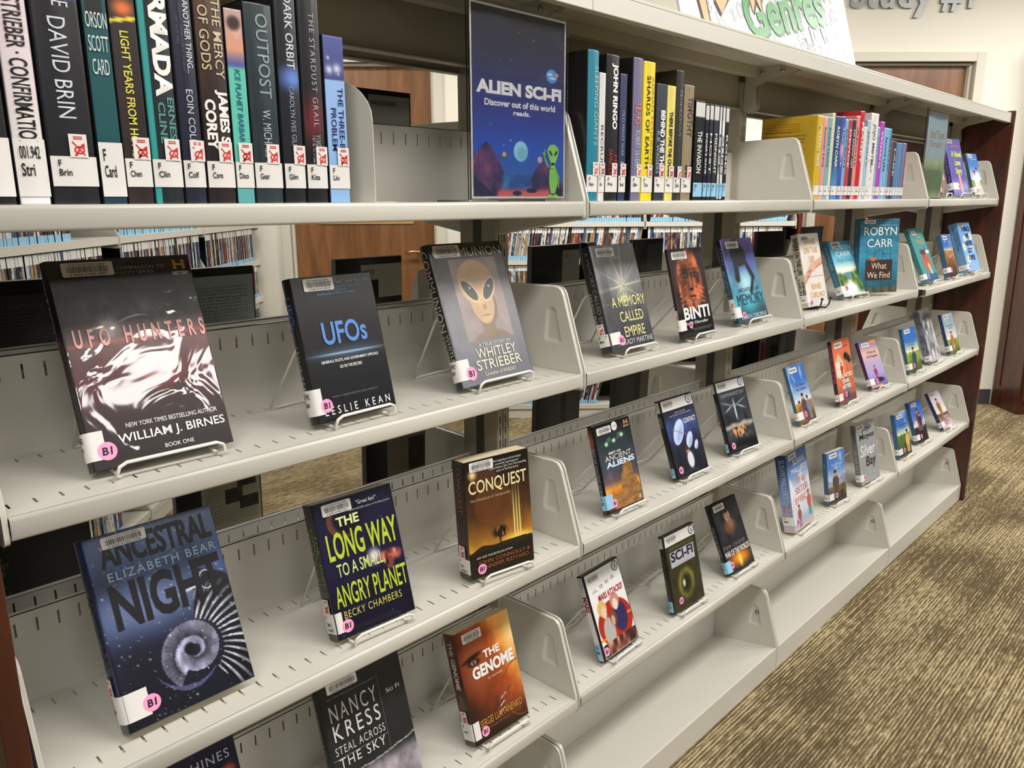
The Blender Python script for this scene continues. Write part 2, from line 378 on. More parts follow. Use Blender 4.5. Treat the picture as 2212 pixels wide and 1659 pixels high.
def recessed(name, shape, side, m, dz=0.0):
    """plate with a sloping-sided pocket pressed into its inner face; cut once, the mesh is shared by every bracket"""
    x0, x1 = (.0018, .0078) if side < 0 else (PITCH - .0078, PITCH - .0018)
    inner, d = (x1, -1) if side < 0 else (x0, 1)
    a = one('t', None, lambda b: b.prism(shape, 'x', x0, x1, m))
    def cut(b):
        P = [(inner - d * .001, PULLC.x + (y - PULLC.x) * 1.06, PULLC.y + (z - PULLC.y) * 1.06 + dz) for y, z in PULL]; Q = [(inner + d * .0046, PULLC.x + (y - PULLC.x) * .60, PULLC.y + (z - PULLC.y) * .80 + dz) for y, z in PULL]; n = len(P)
        b.add(P + Q, [(i, (i + 1) % n, n + (i + 1) % n, n + i) for i in range(n)] + [list(range(n))[::-1], list(range(n, 2 * n))], m)
    c = one('t', None, cut);  md = a.modifiers.new('b', 'BOOLEAN'); md.operation = 'DIFFERENCE'; md.object = c; md.solver = 'EXACT'
    bpy.context.view_layer.update(); me = bpy.data.meshes.new_from_object(a.evaluated_get(bpy.context.evaluated_depsgraph_get())); me.name = name
    bpy.data.objects.remove(a); bpy.data.objects.remove(c); return me
BRM = {('u', -1): recessed('end_bracket', BR_SHAPE, -1, M_STEEL)}
BRM['b', -1] = recessed('end_bracket', [(y, z + .0745) for y, z in BR_BASE], -1, M_STEEL, .0745 - .004)
for q in 'ub':                                   # the opposite hand is the mirror image
    me = BRM[q, -1].copy(); me.transform(Matrix.Translation((PITCH, 0, 0)) @ Matrix.Scale(-1, 4, (1, 0, 0))); me.flip_normals(); BRM[q, 1] = me
def bracket_part(root, side, which):
    o = bpy.data.objects.new('end_bracket', BRM[(which, side)]); COL.objects.link(o); o.parent = root
    b = o.modifiers.new('bevel', 'BEVEL'); b.width = .0014; b.segments = 2; b.limit_method = 'ANGLE'; b.angle_limit = R(24); b.use_clamp_overlap = False
    return o
ORD = ['first', 'second', 'third', 'fourth']
LEVW = {'A': 'topmost', 'B': 'second from top', 'C': 'third from top', 'D': 'fourth from top'}
proto = None
for lv in 'ABCD':
    for s in range(4):
        lab = 'cream steel shelf, %s, in the %s' % (LEVW[lv], ['nearest bay at left', 'second bay from the left', 'third bay from the left', 'farthest bay by the dark end panel'][s])
        if proto is None:
            proto = thing('metal_shelf', lab, 'shelf', None, 'front shelves of the book display'); r = proto
            deck_part(r, M_STEEL); backstop_part(r, M_STEEL); bracket_part(r, -1, 'u'); bracket_part(r, 1, 'u')
        else:
            r = copy_tree(proto); r['label'] = lab
        r.matrix_world = at(s * PITCH, 0, ZL[lv])
        if lv == 'B' and s == 3:                # this deck sits a little forward and askew, its open end showing
            dk = [c for c in r.children if c.name.startswith('deck')][0]; dk.location = (.004, -.020, 0); dk.rotation_euler.z = R(.9)
# rear-facing shelves
PR = None
for lv in 'ABCD':
    for s in range(4):
        lab = 'rear cream steel shelf facing away, %s, behind the %s' % (LEVW[lv], ['nearest bay', 'second bay', 'third bay', 'farthest bay'][s])
        if PR is None:
            PR = copy_tree(proto); r = PR
        else: r = copy_tree(PR)
        r['label'] = lab; r['group'] = 'rear shelves of the book display'
        r.matrix_world = Matrix.Translation(((s + 1) * PITCH, 0.508, ZL[lv])) @ Matrix.Rotation(math.pi, 4, 'Z')
# base shelves: sloping deck, kick plate, solid back
PB = None
for side in (0, 1):
    for s in range(4):
        nm = ['nearest bay', 'second bay', 'third bay', 'farthest bay'][s]
        lab = ('cream steel base shelf with a kick plate on the carpet, front of the %s' if side == 0 else 'rear cream steel base shelf on the carpet, behind the %s') % nm
        if PB is None:
            PB = thing('base_shelf', lab, 'shelf', None, 'base shelves'); r = PB
            def deck(b):
                x0, x1 = .002, PITCH - .002
                prof = [(.006, .0), (.001, .002), (0, .004), (0, .0725), (.0008, .0745), (.003, .0748), (.198, .036), (.198, .0)]
                b.prism(prof, 'x', x0, x1, M_STEEL)
            one('deck', r, deck)
            one('back_panel', r, lambda b: b.box(.008, PITCH - .008, .1985, .201, .03, .336, M_STEEL))
            o = bracket_part(r, -1, 'b')
            o2 = bracket_part(r, 1, 'b')
            for q, d, xf in ((o, 1, .0078), (o2, -1, PITCH - .0078)):
                one('screw', q, lambda b: b.lathe([(.0065, 0), (.005, d * .0025), (.0015, d * .003)], (xf - d * .0028, .0665, .0745 + .088), 'x', M_CHROME, 12))
        else: r = copy_tree(PB); r['label'] = lab
        r.matrix_world = at(s * PITCH, 0, 0) if side == 0 else Matrix.Translation(((s + 1) * PITCH, 0.508, 0)) @ Matrix.Rotation(math.pi, 4, 'Z')
# uprights between the bays
PU = None
for k in range(5):
    if PU is None:
        PU = thing('slotted_upright', 'x', 'post', None, 'slotted steel uprights'); r = PU
        def post(b):
            for y0 in (.228, .262):
                pass
        one('web', r, lambda b: (b.box(-.017, .017, .240, .268, 0.0, 1.63, M_GAP)))
        for yy, nm in ((.205, 'front_channel'), (.301, 'rear_channel')):
            mb = MB(); d = 1 if yy < .25 else -1
            # face strip with slots every inch on both sides of a centre line
            zs = [z * .0254 + .01 for z in range(2, 64)]
            for xa, xb, xc in ((-.017, 0, -.0075), (0, .017, .0075)):
                e = [0.0] + [q for z in zs for q in (z, z + .0155)] + [1.63]
                for i in range(0, len(e), 2): mb.box(xa, xb, yy, yy + d * .0014, e[i], e[i + 1], M_POST)
                for z in zs:
                    mb.box(xa, xc - .0014, yy, yy + d * .0014, z, z + .0155, M_POST); mb.box(xc + .0014, xb, yy, yy + d * .0014, z, z + .0155, M_POST)
            mb.box(-.0175, -.0165, yy, yy + d * .036, 0, 1.63, M_POST); mb.box(.0165, .0175, yy, yy + d * .036, 0, 1.63, M_POST)
            mb.box(-.0009, .0009, yy - d * .0004, yy, 0, 1.63, M_GAP)
            mb.build(nm, r)
    else: r = copy_tree(PU)
    r['label'] = 'grey steel upright with two rows of slots, ' + ['at the left end of the shelving', 'between the first and second bays', 'between the second and third bays', 'between the third and last bays', 'against the dark wooden end panel at right'][k]
    r.matrix_world = at(k * PITCH + (0.018 if k == 0 else -0.018 if k == 4 else 0), 0, 0)
# top rail and cover panels
for s in range(4):
    nm = ['over the nearest bay', 'over the second bay', 'over the third bay', 'over the farthest bay'][s]
    b_ = one('top_rail', None, lambda b: (b.box(.020, PITCH - .020, .2170, .291, 1.588, 1.650, M_POST), b.box(.019, PITCH - .019, .2150, .2165, 1.5655, 1.650, M_POST), b.box(.019, PITCH - .019, .2915, .293, 1.5655, 1.650, M_POST),
                                          b.box(.019, PITCH - .019, .205, .225, 1.563, 1.565, M_STEELB), b.box(.019, PITCH - .019, .285, .303, 1.563, 1.565, M_STEELB)))
    b_.matrix_world = at(s * PITCH, 0, 0); tag(b_, 'grey steel rail tying the uprights together ' + nm, 'rail', 'top rails')
    t = thing('shelving_canopy', 'cream flat top panel with a deep front lip ' + nm, 'panel', at(s * PITCH, 0, 0), 'top panels')
    one('top_sheet', t, lambda b: b.box(.0006, PITCH - .0006, -.006, .514, 1.664, 1.670, M_STEEL), 0.0012)
    one('front_lip', t, lambda b: b.box(.0006, PITCH - .0006, -.006, .012, 1.632, 1.664, M_STEEL), 0.0012)
    one('rear_lip', t, lambda b: b.box(.0006, PITCH - .0006, .496, .514, 1.632, 1.664, M_STEEL), 0.0012)
    one('underside_channel', t, lambda b: (b.box(.01, PITCH - .01, .165, .19, 1.64, 1.664, M_STEELB), b.box(.01, PITCH - .01, .318, .343, 1.64, 1.664, M_STEELB)), 0.001)
for k in range(5):
    x = k * PITCH
    t = thing('support_arm', 'steel arm with screws holding up the top panel, ' + ['at the left end', 'at the first upright inside', 'at the middle upright', 'at the fourth upright', 'beside the dark end panel'][k], 'bracket', at(x + (0.018 if k == 0 else -0.018 if k == 4 else 0), 0, 0), 'top panel arms')
    one('arm', t, lambda b: [b.prism([(.06, 1.664), (.20, 1.664), (.203, 1.56), (.185, 1.55), (.165, 1.565), (.17, 1.615), (.15, 1.628), (.06, 1.645)], 'x', xx, xx + .0018, M_STEELB) for xx in (-.010, .0082)])
    for yy in (.10, .155):
        one('screw', t, lambda b: b.lathe([(.0065, 0), (.006, -.0025), (.002, -.003)], (-.010, yy, 1.650), 'x', M_CHROME, 12))
# wooden end panels
for x, lab in ((-.030, 'dark mahogany end panel closing the shelving at the near left'), (4 * PITCH + .003, 'dark mahogany end panel closing the far right end of the shelving')):
    o = one('end_panel', None, lambda b: b.box(0, .022, -.016, .524, 0.0, 1.678, M_MAHOG), 0.001)
    o.matrix_world = at(x, 0, 0); tag(o, lab, 'panel')
o = one('shelf_tag', None, lambda b: (b.box(0, .022, -.0006, 0, 0, .013, M_PAPER), letters(b, 'B2', (.005, .002, .017, .011), lambda p, q: (p, -.0008, q), M_INK, .02)))
o.matrix_world = at(PITCH + .015, -.0002, ZL['D'] - .019); tag(o, 'tiny white sticker reading B2 on a shelf edge', 'sticker')

# ================================================================== printing: numpy pictures carried as mesh colours
def lat(seed, n=64): return np.random.RandomState(seed).rand(n, n)
def vn(U, V, s, seed=0, sy=None):
    g = lat(seed); n = g.shape[0]; x = U * s; y = V * (sy or s); xi = np.floor(x).astype(int); yi = np.floor(y).astype(int)
    fx = x - xi; fy = y - yi; fx = fx * fx * (3 - 2 * fx); fy = fy * fy * (3 - 2 * fy)
    a = g[xi % n, yi % n]; b = g[(xi + 1) % n, yi % n]; c = g[xi % n, (yi + 1) % n]; d = g[(xi + 1) % n, (yi + 1) % n]
    return (a * (1 - fx) + b * fx) * (1 - fy) + (c * (1 - fx) + d * fx) * fy
def fbm(U, V, s, seed=0, o=4, sy=None):
    t = 0; w = 0
    for i in range(o):
        k = 0.55 ** i; t = t + k * vn(U, V, s * 2 ** i, seed + i, (sy or s) * 2 ** i); w += k
    return t / w
def ss(a, b, x): t = np.clip((x - a) / (b - a + 1e-9), 0, 1); return t * t * (3 - 2 * t)
def gr(t, *st):
    """st: (pos, (r,g,b)) stops"""
    p = [s[0] for s in st]; return np.stack([np.interp(t, p, [s[1][i] for s in st]) for i in range(3)], -1)
def mx(c, col, m): m = np.clip(m, 0, 1)[..., None]; return c * (1 - m) + np.asarray(col, float) * m
def ell(U, V, cx, cy, rx, ry, soft=.08, rot=0):
    x = U - cx; y = V - cy
    if rot: x, y = x * math.cos(rot) + y * math.sin(rot), -x * math.sin(rot) + y * math.cos(rot)
    return 1 - ss(1 - soft, 1 + soft, np.sqrt((x / rx) ** 2 + (y / ry) ** 2))
def bx(U, V, a, b, c, d, s=.004): return ss(a - s, a + s, U) * (1 - ss(c - s, c + s, U)) * ss(b - s, b + s, V) * (1 - ss(d - s, d + s, V))
def stars(U, V, n, seed=3, sz=.006, asp=1.5):
    rs = np.random.RandomState(seed); m = np.zeros_like(U)
    for _ in range(n):
        x, y, r = rs.rand(), rs.rand(), sz * (.4 + rs.rand() ** 3)
        m = np.maximum(m, np.exp(-(((U - x)) ** 2 + ((V - y) * asp) ** 2) / (r * r)) * (.4 + .6 * rs.rand()))
    return m
def seg(U, V, x0, y0, x1, y1, w, asp=1.5):
    X, Y = U - x0, (V - y0) * asp; dx, dy = x1 - x0, (y1 - y0) * asp; t = np.clip((X * dx + Y * dy) / (dx * dx + dy * dy), 0, 1)
    return 1 - ss(w * .6, w * 1.2, np.hypot(X - t * dx, Y - t * dy))
def flat(c):
    return lambda U, V: np.broadcast_to(np.array(c, float), U.shape + (3,)).copy()
def vgrad(*st): return lambda U, V: gr(V, *st)

def person(c, U, V, x, y, h, top, skin=(.75, .55, .45), low=None, hat=None):
    """small printed figure"""
    c = mx(c, low or top, bx(U, V, x - h * .24, y, x + h * .24, y + h * .5, .012) * (.55 + .6 * vn(U, V, 22, 6)))
    c = mx(c, top, ell(U, V, x, y + h * .58, h * .34, h * .26)); c = mx(c, skin, ell(U, V, x, y + h * .88, h * .15, h * .105))
    c = mx(c, hat or (.2, .13, .1), ell(U, V, x, y + h * .97, h * (.28 if hat else .17), h * .06))
    return c
def scene(sky0, sky1, land, fig=None, seed=5, hor=.35, hills=None):
    def f(U, V):
        c = gr(V, (0, land[0]), (hor, land[1]), (hor + .01, sky1), (.72, sky0), (1, sky0))
        n = fbm(U, V, 7, seed)
        if hills: c = mx(c, hills, (V < hor + .02 + .12 * vn(U, V * 0, 5, seed + 3)) * (V > hor - .05))
        k = (V < hor + .03)[..., None]; c = c * np.where(k, (.55 + .9 * n)[..., None], 1)
        cl = ss(.55, .8, fbm(U, V, 4, seed + 9)) * (V > hor + .1); c = mx(c, (1, 1, 1), cl * .45)
        if fig:
            for a in fig: c = person(c, U, V, *a)
        return c
    return f
def a_ufoh(U, V):
    n = fbm(U, V, 3, 1); c = gr(V, (0, (.10, .04, .07)), (.25, (.20, .07, .12)), (.42, (.36, .13, .17)), (.56, (.42, .30, .31)), (.75, (.25, .27, .31)), (.9, (.06, .06, .07)), (1, (.03, .03, .03)))
    c = c * (.55 + .95 * n)[..., None]; c = mx(c, (.75, .35, .33), np.exp(-((V - .585 - .03 * U) / .012) ** 2) * .8 * (.4 + n))
    c = mx(c, (.93, .9, .9), ell(U, V, .35, .68, .30, .1, .9) * ss(.4, .75, fbm(U, V, 6, 8)) * .7)
    c = mx(c, (.8, .25, .3), ell(U, V, .6, .40, .12, .05, .9) * .6)
    return c * ss(0, .03, U)[..., None] * .9
def a_ufos(U, V):
    c = gr(V, (0, (.05, .055, .08)), (1, (.10, .105, .125))) * (.85 + .3 * fbm(U, V, 9, 2))[..., None]
    c = mx(c, (.85, .92, 1), np.exp(-((V - .455) / .008) ** 2) * ell(U, V, .53, .455, .34, .2, .9)); return mx(c, (.35, .5, .65), ell(U, V, .53, .455, .38, .045, .9) * .5)
def a_comm(U, V):
    c = gr(V, (0, (.40, .41, .45)), (.5, (.42, .42, .45)), (.9, (.27, .27, .29)), (.93, (.12, .12, .13)), (1, (.16, .16, .17))) * (.9 + .2 * fbm(U, V, 8, 4))[..., None]
    P = bx(U, V, .22, .30, .86, .885); p = np.broadcast_to(np.array((.56, .50, .50)), c.shape) * (.8 + .4 * fbm(U, V, 5, 6))[..., None]
    skin = np.array((.76, .62, .46)); n = (.85 + .25 * fbm(U, V, 7, 3))[..., None]
    head = np.maximum(ell(U, V, .52, .71, .245, .165, .05), ell(U, V, .535, .58, .16, .17, .06)); neck = bx(U, V, .46, .30, .64, .46, .02) + ell(U, V, .56, .30, .24, .06)
    p = mx(p, skin * .62, np.clip(neck, 0, 1)); p = mx(p, (.45, .36, .30), ell(U, V, .555, .55, .17, .165, .08)); p = np.where(head[..., None] > 0, p * (1 - head[..., None]) + skin * n * head[..., None], p)
    for s, cx in ((-1, .405), (1, .665)):
        p = mx(p, (.85, .73, .58), ell(U, V, cx, .655, .125, .062, .08, s * .62 * 1)); p = mx(p, (.16, .17, .19), ell(U, V, cx, .655, .108, .047, .06, s * .62)); p = mx(p, (.9, .9, .9), ell(U, V, cx + .01, .675, .012, .008, .5))
    for s in (-.014, .016): p = mx(p, (.28, .2, .16), ell(U, V, .545 + s, .53, .006, .02, .5))
    p = mx(p, (.35, .24, .18), ell(U, V, .55, .47, .06, .004, .5)); p = mx(p, (.86, .74, .58), ell(U, V, .53, .6, .03, .05, .9) * .5)
    return np.where(P[..., None] > 0, c * (1 - P[..., None]) + p * P[..., None], c)
def a_memory(U, V):
    c = gr(V, (0, (.20, .20, .23)), (.35, (.30, .31, .33)), (.6, (.42, .43, .44)), (1, (.46, .48, .48))) * (.7 + .5 * fbm(U, V, 5, 3))[..., None]
    a = np.arctan2((V - .60) * 1.4, U - .55); r = np.hypot(U - .55, (V - .60) * 1.4); ray = np.clip(np.sin(a * 17) * np.sin(a * 7 + 1), 0, 1) ** 2 * np.exp(-r * 3.2) * (V > .50)
    c = mx(c, (.95, .94, .84), ray * 1.1 + np.exp(-(r / .16) ** 2) * .55 * (.4 + fbm(U, V, 14, 4))); c = mx(c, (.22, .22, .24), bx(U, V, .08, .38, .24, .82) * .4); c = mx(c, (1, .95, .7), bx(U, V, .42, .44, .6, .51, .02) * .6)
    return mx(c, (.5, .5, .52), np.exp(-((V - .44) / .006) ** 2) * .5)
def a_binti(U, V):
    c = np.array((.20, .15, .16)) * (.6 + .9 * fbm(U, V, 6, 2))[..., None]; f = ell(U, V, .5, .64, .36, .36, .12); n = fbm(U, V, 8, 11)
    face = gr(n, (.2, (.22, .13, .11)), (.5, (.52, .29, .19)), (.75, (.85, .47, .29))); c = c * (1 - f[..., None]) + face * f[..., None]
    for cx in (.36, .67):
        c = mx(c, (.13, .07, .06), ell(U, V, cx, .70, .12, .04, .5) * .8); c = mx(c, (.50, .40, .36), ell(U, V, cx, .695, .065, .014, .5)); c = mx(c, (.10, .06, .05), ell(U, V, cx, .696, .028, .016, .4)); c = mx(c, (.16, .08, .07), ell(U, V, cx, .758, .13, .012, .8) * .8)
    c = mx(c, (.62, .36, .26), ell(U, V, .51, .60, .035, .09, .4)); c = mx(c, (.12, .06, .06), ell(U, V, .51, .535, .06, .018)); c = mx(c, (.25, .12, .12), ell(U, V, .52, .445, .12, .025)); c = mx(c, (.72, .5, .46), ell(U, V, .52, .435, .07, .008))
    for s, cx in ((1, .17), (-1, .88)):
        for i in range(4): c = mx(c, gr(n, (.3, (.35, .18, .13)), (.7, (.88, .5, .32))), seg(U, V, cx, .36 + i * .055, cx + s * .26, .44 + i * .05, .026) * .95)
    return mx(c, (.07, .06, .08), ss(.34, .24, V))
def a_arch(U, V):
    c = gr(V, (0, (.08, .22, .30)), (.22, (.30, .70, .76)), (.5, (.36, .60, .75)), (.75, (.30, .33, .62)), (1, (.45, .38, .66))) * (.65 + .6 * fbm(U, V, 5, 5))[..., None]
    c = mx(c, (.8, .97, 1), ell(U, V, .5, .45, .2, .12, .9) * .8); d = (.10, .10, .16)
    c = mx(c, d, ell(U, V, .45, .80, .24, .14, .15)); c = mx(c, d, ell(U, V, .42, .93, .12, .06)); c = mx(c, d, seg(U, V, .33, .78, .28, .52, .08)); c = mx(c, d, seg(U, V, .60, .75, .78, .52, .06)); c = mx(c, d, seg(U, V, .78, .52, .62, .34, .045))
    return mx(c, (.16, .20, .28), ss(.55, .95, U) * ss(.35, .0, V))
def a_swear(U, V):
    c = np.array((.90, .87, .85)) * (.95 + .1 * fbm(U, V, 4, 5))[..., None]
    for p, q in (((.0, .36), (.5, .56)), ((1.0, .62), (.55, .55))):
        c = mx(c, (.86, .66, .56), seg(U, V, *p, *q, .085)); c = mx(c, (.62, .45, .38), seg(U, V, p[0], p[1] - .035, q[0], q[1] - .035, .02) * .6)
    c = mx(c, (.88, .70, .60), ell(U, V, .5, .54, .13, .065)); c = mx(c, (.55, .4, .35), seg(U, V, .2, .47, .42, .50, .012)); return mx(c, (.80, .80, .82), bx(U, V, 0, 0, 1, .12) * .6)
def a_what(U, V):
    c = gr(V, (0, (.14, .36, .42)), (.5, (.25, .58, .72)), (1, (.16, .42, .54))) * (.8 + .35 * fbm(U, V, 3, 6, sy=30))[..., None]; c = c * (1 - .35 * (np.abs(((U * 5) % 1) - .5) > .48))[..., None]
    g = ss(.16, .02, V + .08 * vn(U, V, 14, 3)); n = fbm(U, V, 18, 9); c = mx(c, gr(n, (.3, (.16, .2, .08)), (.5, (.5, .35, .14)), (.7, (.85, .4, .16))), g * (n > .35))
    c = mx(c, (.2, .14, .12), seg(U, V, .52, .60, .30, .44, .006) + seg(U, V, .52, .60, .74, .44, .006)); c = mx(c, (.27, .19, .18), bx(U, V, .17, .17, .86, .45)); c = mx(c, (.85, .45, .25), ell(U, V, .36, .46, .08, .028, .4)); return c
def a_virgin(U, V):
    c = gr(V, (0, (.75, .85, .88)), (.12, (.80, .86, .80)), (.5, (.90, .93, .88)), (.62, (.45, .75, .85)), (1, (.10, .52, .72)))
    n = fbm(U, V, 12, 4); c = mx(c, (.35, .52, .62), ell(U, V, .55, .36, .4, .07, .2)); c = mx(c, gr(n, (.3, (.12, .25, .10)), (.6, (.42, .55, .18)), (.8, (.8, .8, .4))), np.clip(ell(U, V, .1, .27, .3, .15, .3) + ell(U, V, .95, .26, .4, .2, .3), 0, 1))
    return mx(c, (.95, .97, .98), ell(U, V, .45, .14, .28, .1, .5))
def a_teal(U, V):
    c = np.broadcast_to(np.array((.28, .58, .62)), U.shape + (3,)).copy(); c = mx(c, (.74, .38, .30), ell(U, V, .55, .36, .28, .17)); c = mx(c, (.93, .82, .62), seg(U, V, .62, .30, .70, .10, .06)); c = mx(c, (.55, .30, .25), seg(U, V, .45, .45, .70, .60, .05))
    c = mx(c, (.36, .20, .16), ell(U, V, .50, .55, .2, .05)); c = mx(c, (.95, .93, .88), ell(U, V, .85, .55, .14, .03)); return mx(c, (.15, .32, .50), bx(U, V, 0, 0, 1, .14) * .8)
def a_things(U, V):
    c = gr(V, (0, (.55, .72, .90)), (1, (.45, .66, .88)))
    for x, y in ((.28, .25), (.7, .45), (.35, .66), (.8, .7), (.15, .5)): c = mx(c, (.97, .95, .85), ell(U, V, x, y, .12, .07, .5)); c = mx(c, (.9, .65, .3), ell(U, V, x, y, .04, .025))
    return c
def a_aliens(U, V):
    c = gr(V, (0, (.30, .17, .10)), (.13, (.86, .40, .14)), (.24, (.97, .66, .28)), (.33, (.42, .34, .38)), (.5, (.25, .28, .33)), (.8, (.16, .20, .22)), (1, (.08, .08, .10))) * (.72 + .5 * fbm(U, V, 5, 7))[..., None]
    for v, r, col in ((.80, .33, (.22, .27, .26)), (.825, .22, (.32, .38, .36)), (.845, .11, (.16, .2, .2))): c = mx(c, col, ell(U, V, .50, v, r, .035 if r > .2 else .05, .1, .10))
    for x, y in ((.26, .765), (.48, .785), (.72, .825)): c = mx(c, (.75, 1, .82), ell(U, V, x, y, .04, .022, .8))
    st = (.62, .45, .26); n = (.65 + .6 * fbm(U, V, 9, 5, sy=30))[..., None]; m = np.clip(bx(U, V, .20, 0, 1, .17, .02) + ell(U, V, .66, .24, .20, .18) + ell(U, V, .72, .42, .14, .09) + (V < .52 - 1.5 * np.abs(U - .76)) * 1.0, 0, 1)
    c = np.where(m[..., None] > .02, c * (1 - m[..., None]) + np.array(st) * n * m[..., None], c); return mx(c, (.55, .2, .15), np.exp(-((V - .90 - .03 * U) / .003) ** 2) * .7)
def a_contact(U, V):
    c = gr(V, (0, (.10, .10, .14)), (.35, (.16, .17, .24)), (.65, (.24, .30, .55)), (.85, (.12, .13, .18)), (1, (.12, .12, .15))) * (.6 + .8 * fbm(U, V, 5, 5))[..., None]
    for x, y, r in ((.34, .56, .22), (.62, .42, .14), (.80, .33, .08)):
        c = mx(c, (.80, .86, .98), ell(U, V, x, y, r, r * .55, .06, .6)); c = mx(c, (.55, .62, .85), ell(U, V, x + .02, y - .03, r * .7, r * .25, .5, .6) * .6)
    c = mx(c, (.45, .5, .6), seg(U, V, .15, .62, .55, .50, .008)); c = mx(c, (.85, .87, .9), ell(U, V, .52, .17, .10, .11, .2)); c = mx(c, (.75, .55, .45), ell(U, V, .48, .30, .05, .04)); c = mx(c, (.32, .18, .12), ell(U, V, .47, .33, .06, .035)); return c
def a_indep(U, V):
    n = fbm(U, V, 5, 3); c = np.array((.19, .21, .23)) * (.5 + 1.0 * n)[..., None]; c = mx(c, (.85, .92, 1), np.exp(-((U - .48) / (.025 + .05 * np.abs(V - .55))) ** 2) * ss(.38, .5, V) * ss(.78, .6, V))
    for s in (-1, 1): c = mx(c, (.75, .82, .88), ell(U, V, .48 + s * .22, .60, .14, .012, .8, -s * .25) * .8); c = mx(c, (.7, .76, .82), ell(U, V, .48 + s * .24, .67, .18, .012, .9, s * .2) * .6)
    for i in range(5): c = mx(c, (.88, .87, .85), ell(U, V, .1 + i * .2, .34 + .02 * (i % 2), .12, .03, .8) * .7)
    c = mx(c, (.85, .62, .42), ell(U, V, .5, .27, .34, .09, .5) * ss(.35, .6, vn(U, V, 22, 4))); return mx(c, (.07, .07, .08), ss(.17, .08, V))
def a_haunted(U, V):
    c = gr(V, (0, (.55, .28, .25)), (.3, (.82, .45, .32)), (.6, (.93, .50, .34)), (1, (.88, .42, .28))); c = mx(c, (.93, .88, .82), bx(U, V, .06, .42, .48, .66)); c = mx(c, (.86, .76, .62), (V > .66) * (V < .80 - 1.1 * np.abs(U - .27) * .6) * (np.abs(U - .27) < .24) * 1.0)
    for x, y in ((.7, .72), (.86, .66)):
        c = mx(c, (.13, .13, .12), seg(U, V, x, .3, x, y, .012)); c = mx(c, (.13, .15, .12), ell(U, V, x, y, .13, .06, .3) * (vn(U, V, 16, 3) > .3))
    c = mx(c, (.35, .2, .25), bx(U, V, .0, .0, 1, .12) * .5); c = person(c, U, V, .38, .42, .22, (.75, .15, .12)); c = person(c, U, V, .55, .04, .34, (.30, .48, .60), low=(.2, .25, .4)); return c
def a_daughter(U, V):
    c = gr(V, (0, (.42, .36, .60)), (.3, (.66, .62, .84)), (.55, (.74, .66, .80)), (.75, (.90, .74, .66)), (1, (.48, .42, .72))); c = person(c, U, V, .5, .16, .3, (.62, .2, .45)); c = mx(c, (.15, .13, .16), ell(U, V, .6, .15, .26, .05, .3)); c = mx(c, (.9, .6, .25), bx(U, V, .62, .93, 1, .99)); return mx(c, (.9, .68, .35), bx(U, V, .05, .02, .7, .05))
def a_grey(U, V):
    n = fbm(U, V, 7, 8); c = gr(n, (.3, (.42, .42, .46)), (.5, (.70, .70, .73)), (.75, (.88, .88, .90))); m = ell(U, V, .45, .72, .4, .2, .6) * ss(.5, .65, fbm(U, V, 9, 2)); return mx(c, (.32, .38, .28), m)
def a_ances(U, V):
    n = fbm(U, V, 4, 9); c = gr(V + .25 * (n - .5), (0, (.05, .06, .11)), (.35, (.09, .10, .19)), (.6, (.13, .17, .33)), (.8, (.30, .40, .62)), (1, (.34, .43, .60))) * (.75 + .45 * n)[..., None]
    c = mx(c, (.62, .72, .92), ell(U, V, .35, .58, .5, .12, .9) * .55)
    x = U - .60; y = (V - .27) * 1.45; r = np.hypot(x, y); a = np.arctan2(y, x)
    sp = (np.log(r + .015) * 5.4 - a) / (2 * math.pi); band = (sp % 1); lim = .15 + .13 * (((a + 2.2) / (2 * math.pi)) % 1); disc = r < lim; sh = .22 + .95 * band ** .8 - .35 * (band > .93) + .10 * (np.sin(a * 44) > .75)
    c = np.where((disc & (r > .045))[..., None], c * .15 + np.array((.70, .70, .83)) * (sh * (.6 + .45 * vn(U, V, 30, 3)))[..., None], c); c = mx(c, (.05, .05, .07), ell(U, V, .565, .285, .045, .032, .2))
    ray = np.sin(a * 40 + r * 26) * .5 + .5; zone = (r >= .235) * (a > -.95) * (a < 1.35) * (r < .62) * ss(.0, .12, U - .52)
    c = mx(c, (.03, .03, .06), zone * .9); c = mx(c, (.90, .91, .98), zone * ss(.62, .9, ray) * ss(.66, .28, r) * (.55 + .6 * vn(U, V, 20, 6)))
    tail = (np.abs(r - (.30 - .06 * (a + 2.4))) < .022 * (1 - np.abs(a + 1.9))) * (a < -1.0) * (a > -2.9); c = mx(c, (.40, .42, .62), tail * .7)
    c = mx(c, (1, 1, 1), stars(U, V, 330, 5, .006)); c = mx(c, (.95, .97, 1), seg(U, V, .52, .565, .76, .60, .014) * ss(.5, .76, U)); c = mx(c, (.05, .06, .10), seg(U, V, .76, .60, .90, .62, .020))
    return mx(c, (.8, .85, .95), (np.abs(np.sqrt(((U - .82) / .055) ** 2 + ((V - .61) / .05) ** 2) - 1) < .07) * 1.0)
def a_long(U, V):
    c = gr(V, (0, (.07, .06, .14)), (.5, (.11, .10, .22)), (1, (.10, .10, .20))) * (.8 + .4 * fbm(U, V, 4, 2))[..., None]; c = mx(c, (.40, .25, .20), ell(U, V, .33, .83, .20, .13, .05)); c = mx(c, (.07, .06, .13), ell(U, V, .39, .84, .19, .12, .15))
    c = mx(c, (.95, .9, 1), ell(U, V, .62, .50, .07, .05, .9)); n = vn(U, V, 26, 5); c = mx(c, gr(n, (.2, (.22, .10, .10)), (.6, (.62, .30, .27)), (.9, (.85, .55, .48))), ell(U, V, .82, .47, .15, .05, .3) * (n > .25)); c = mx(c, (.5, .25, .22), ell(U, V, .80, .42, .05, .05, .3) * (n > .4)); return mx(c, (1, 1, 1), stars(U, V, 60, 8, .004) * .7)
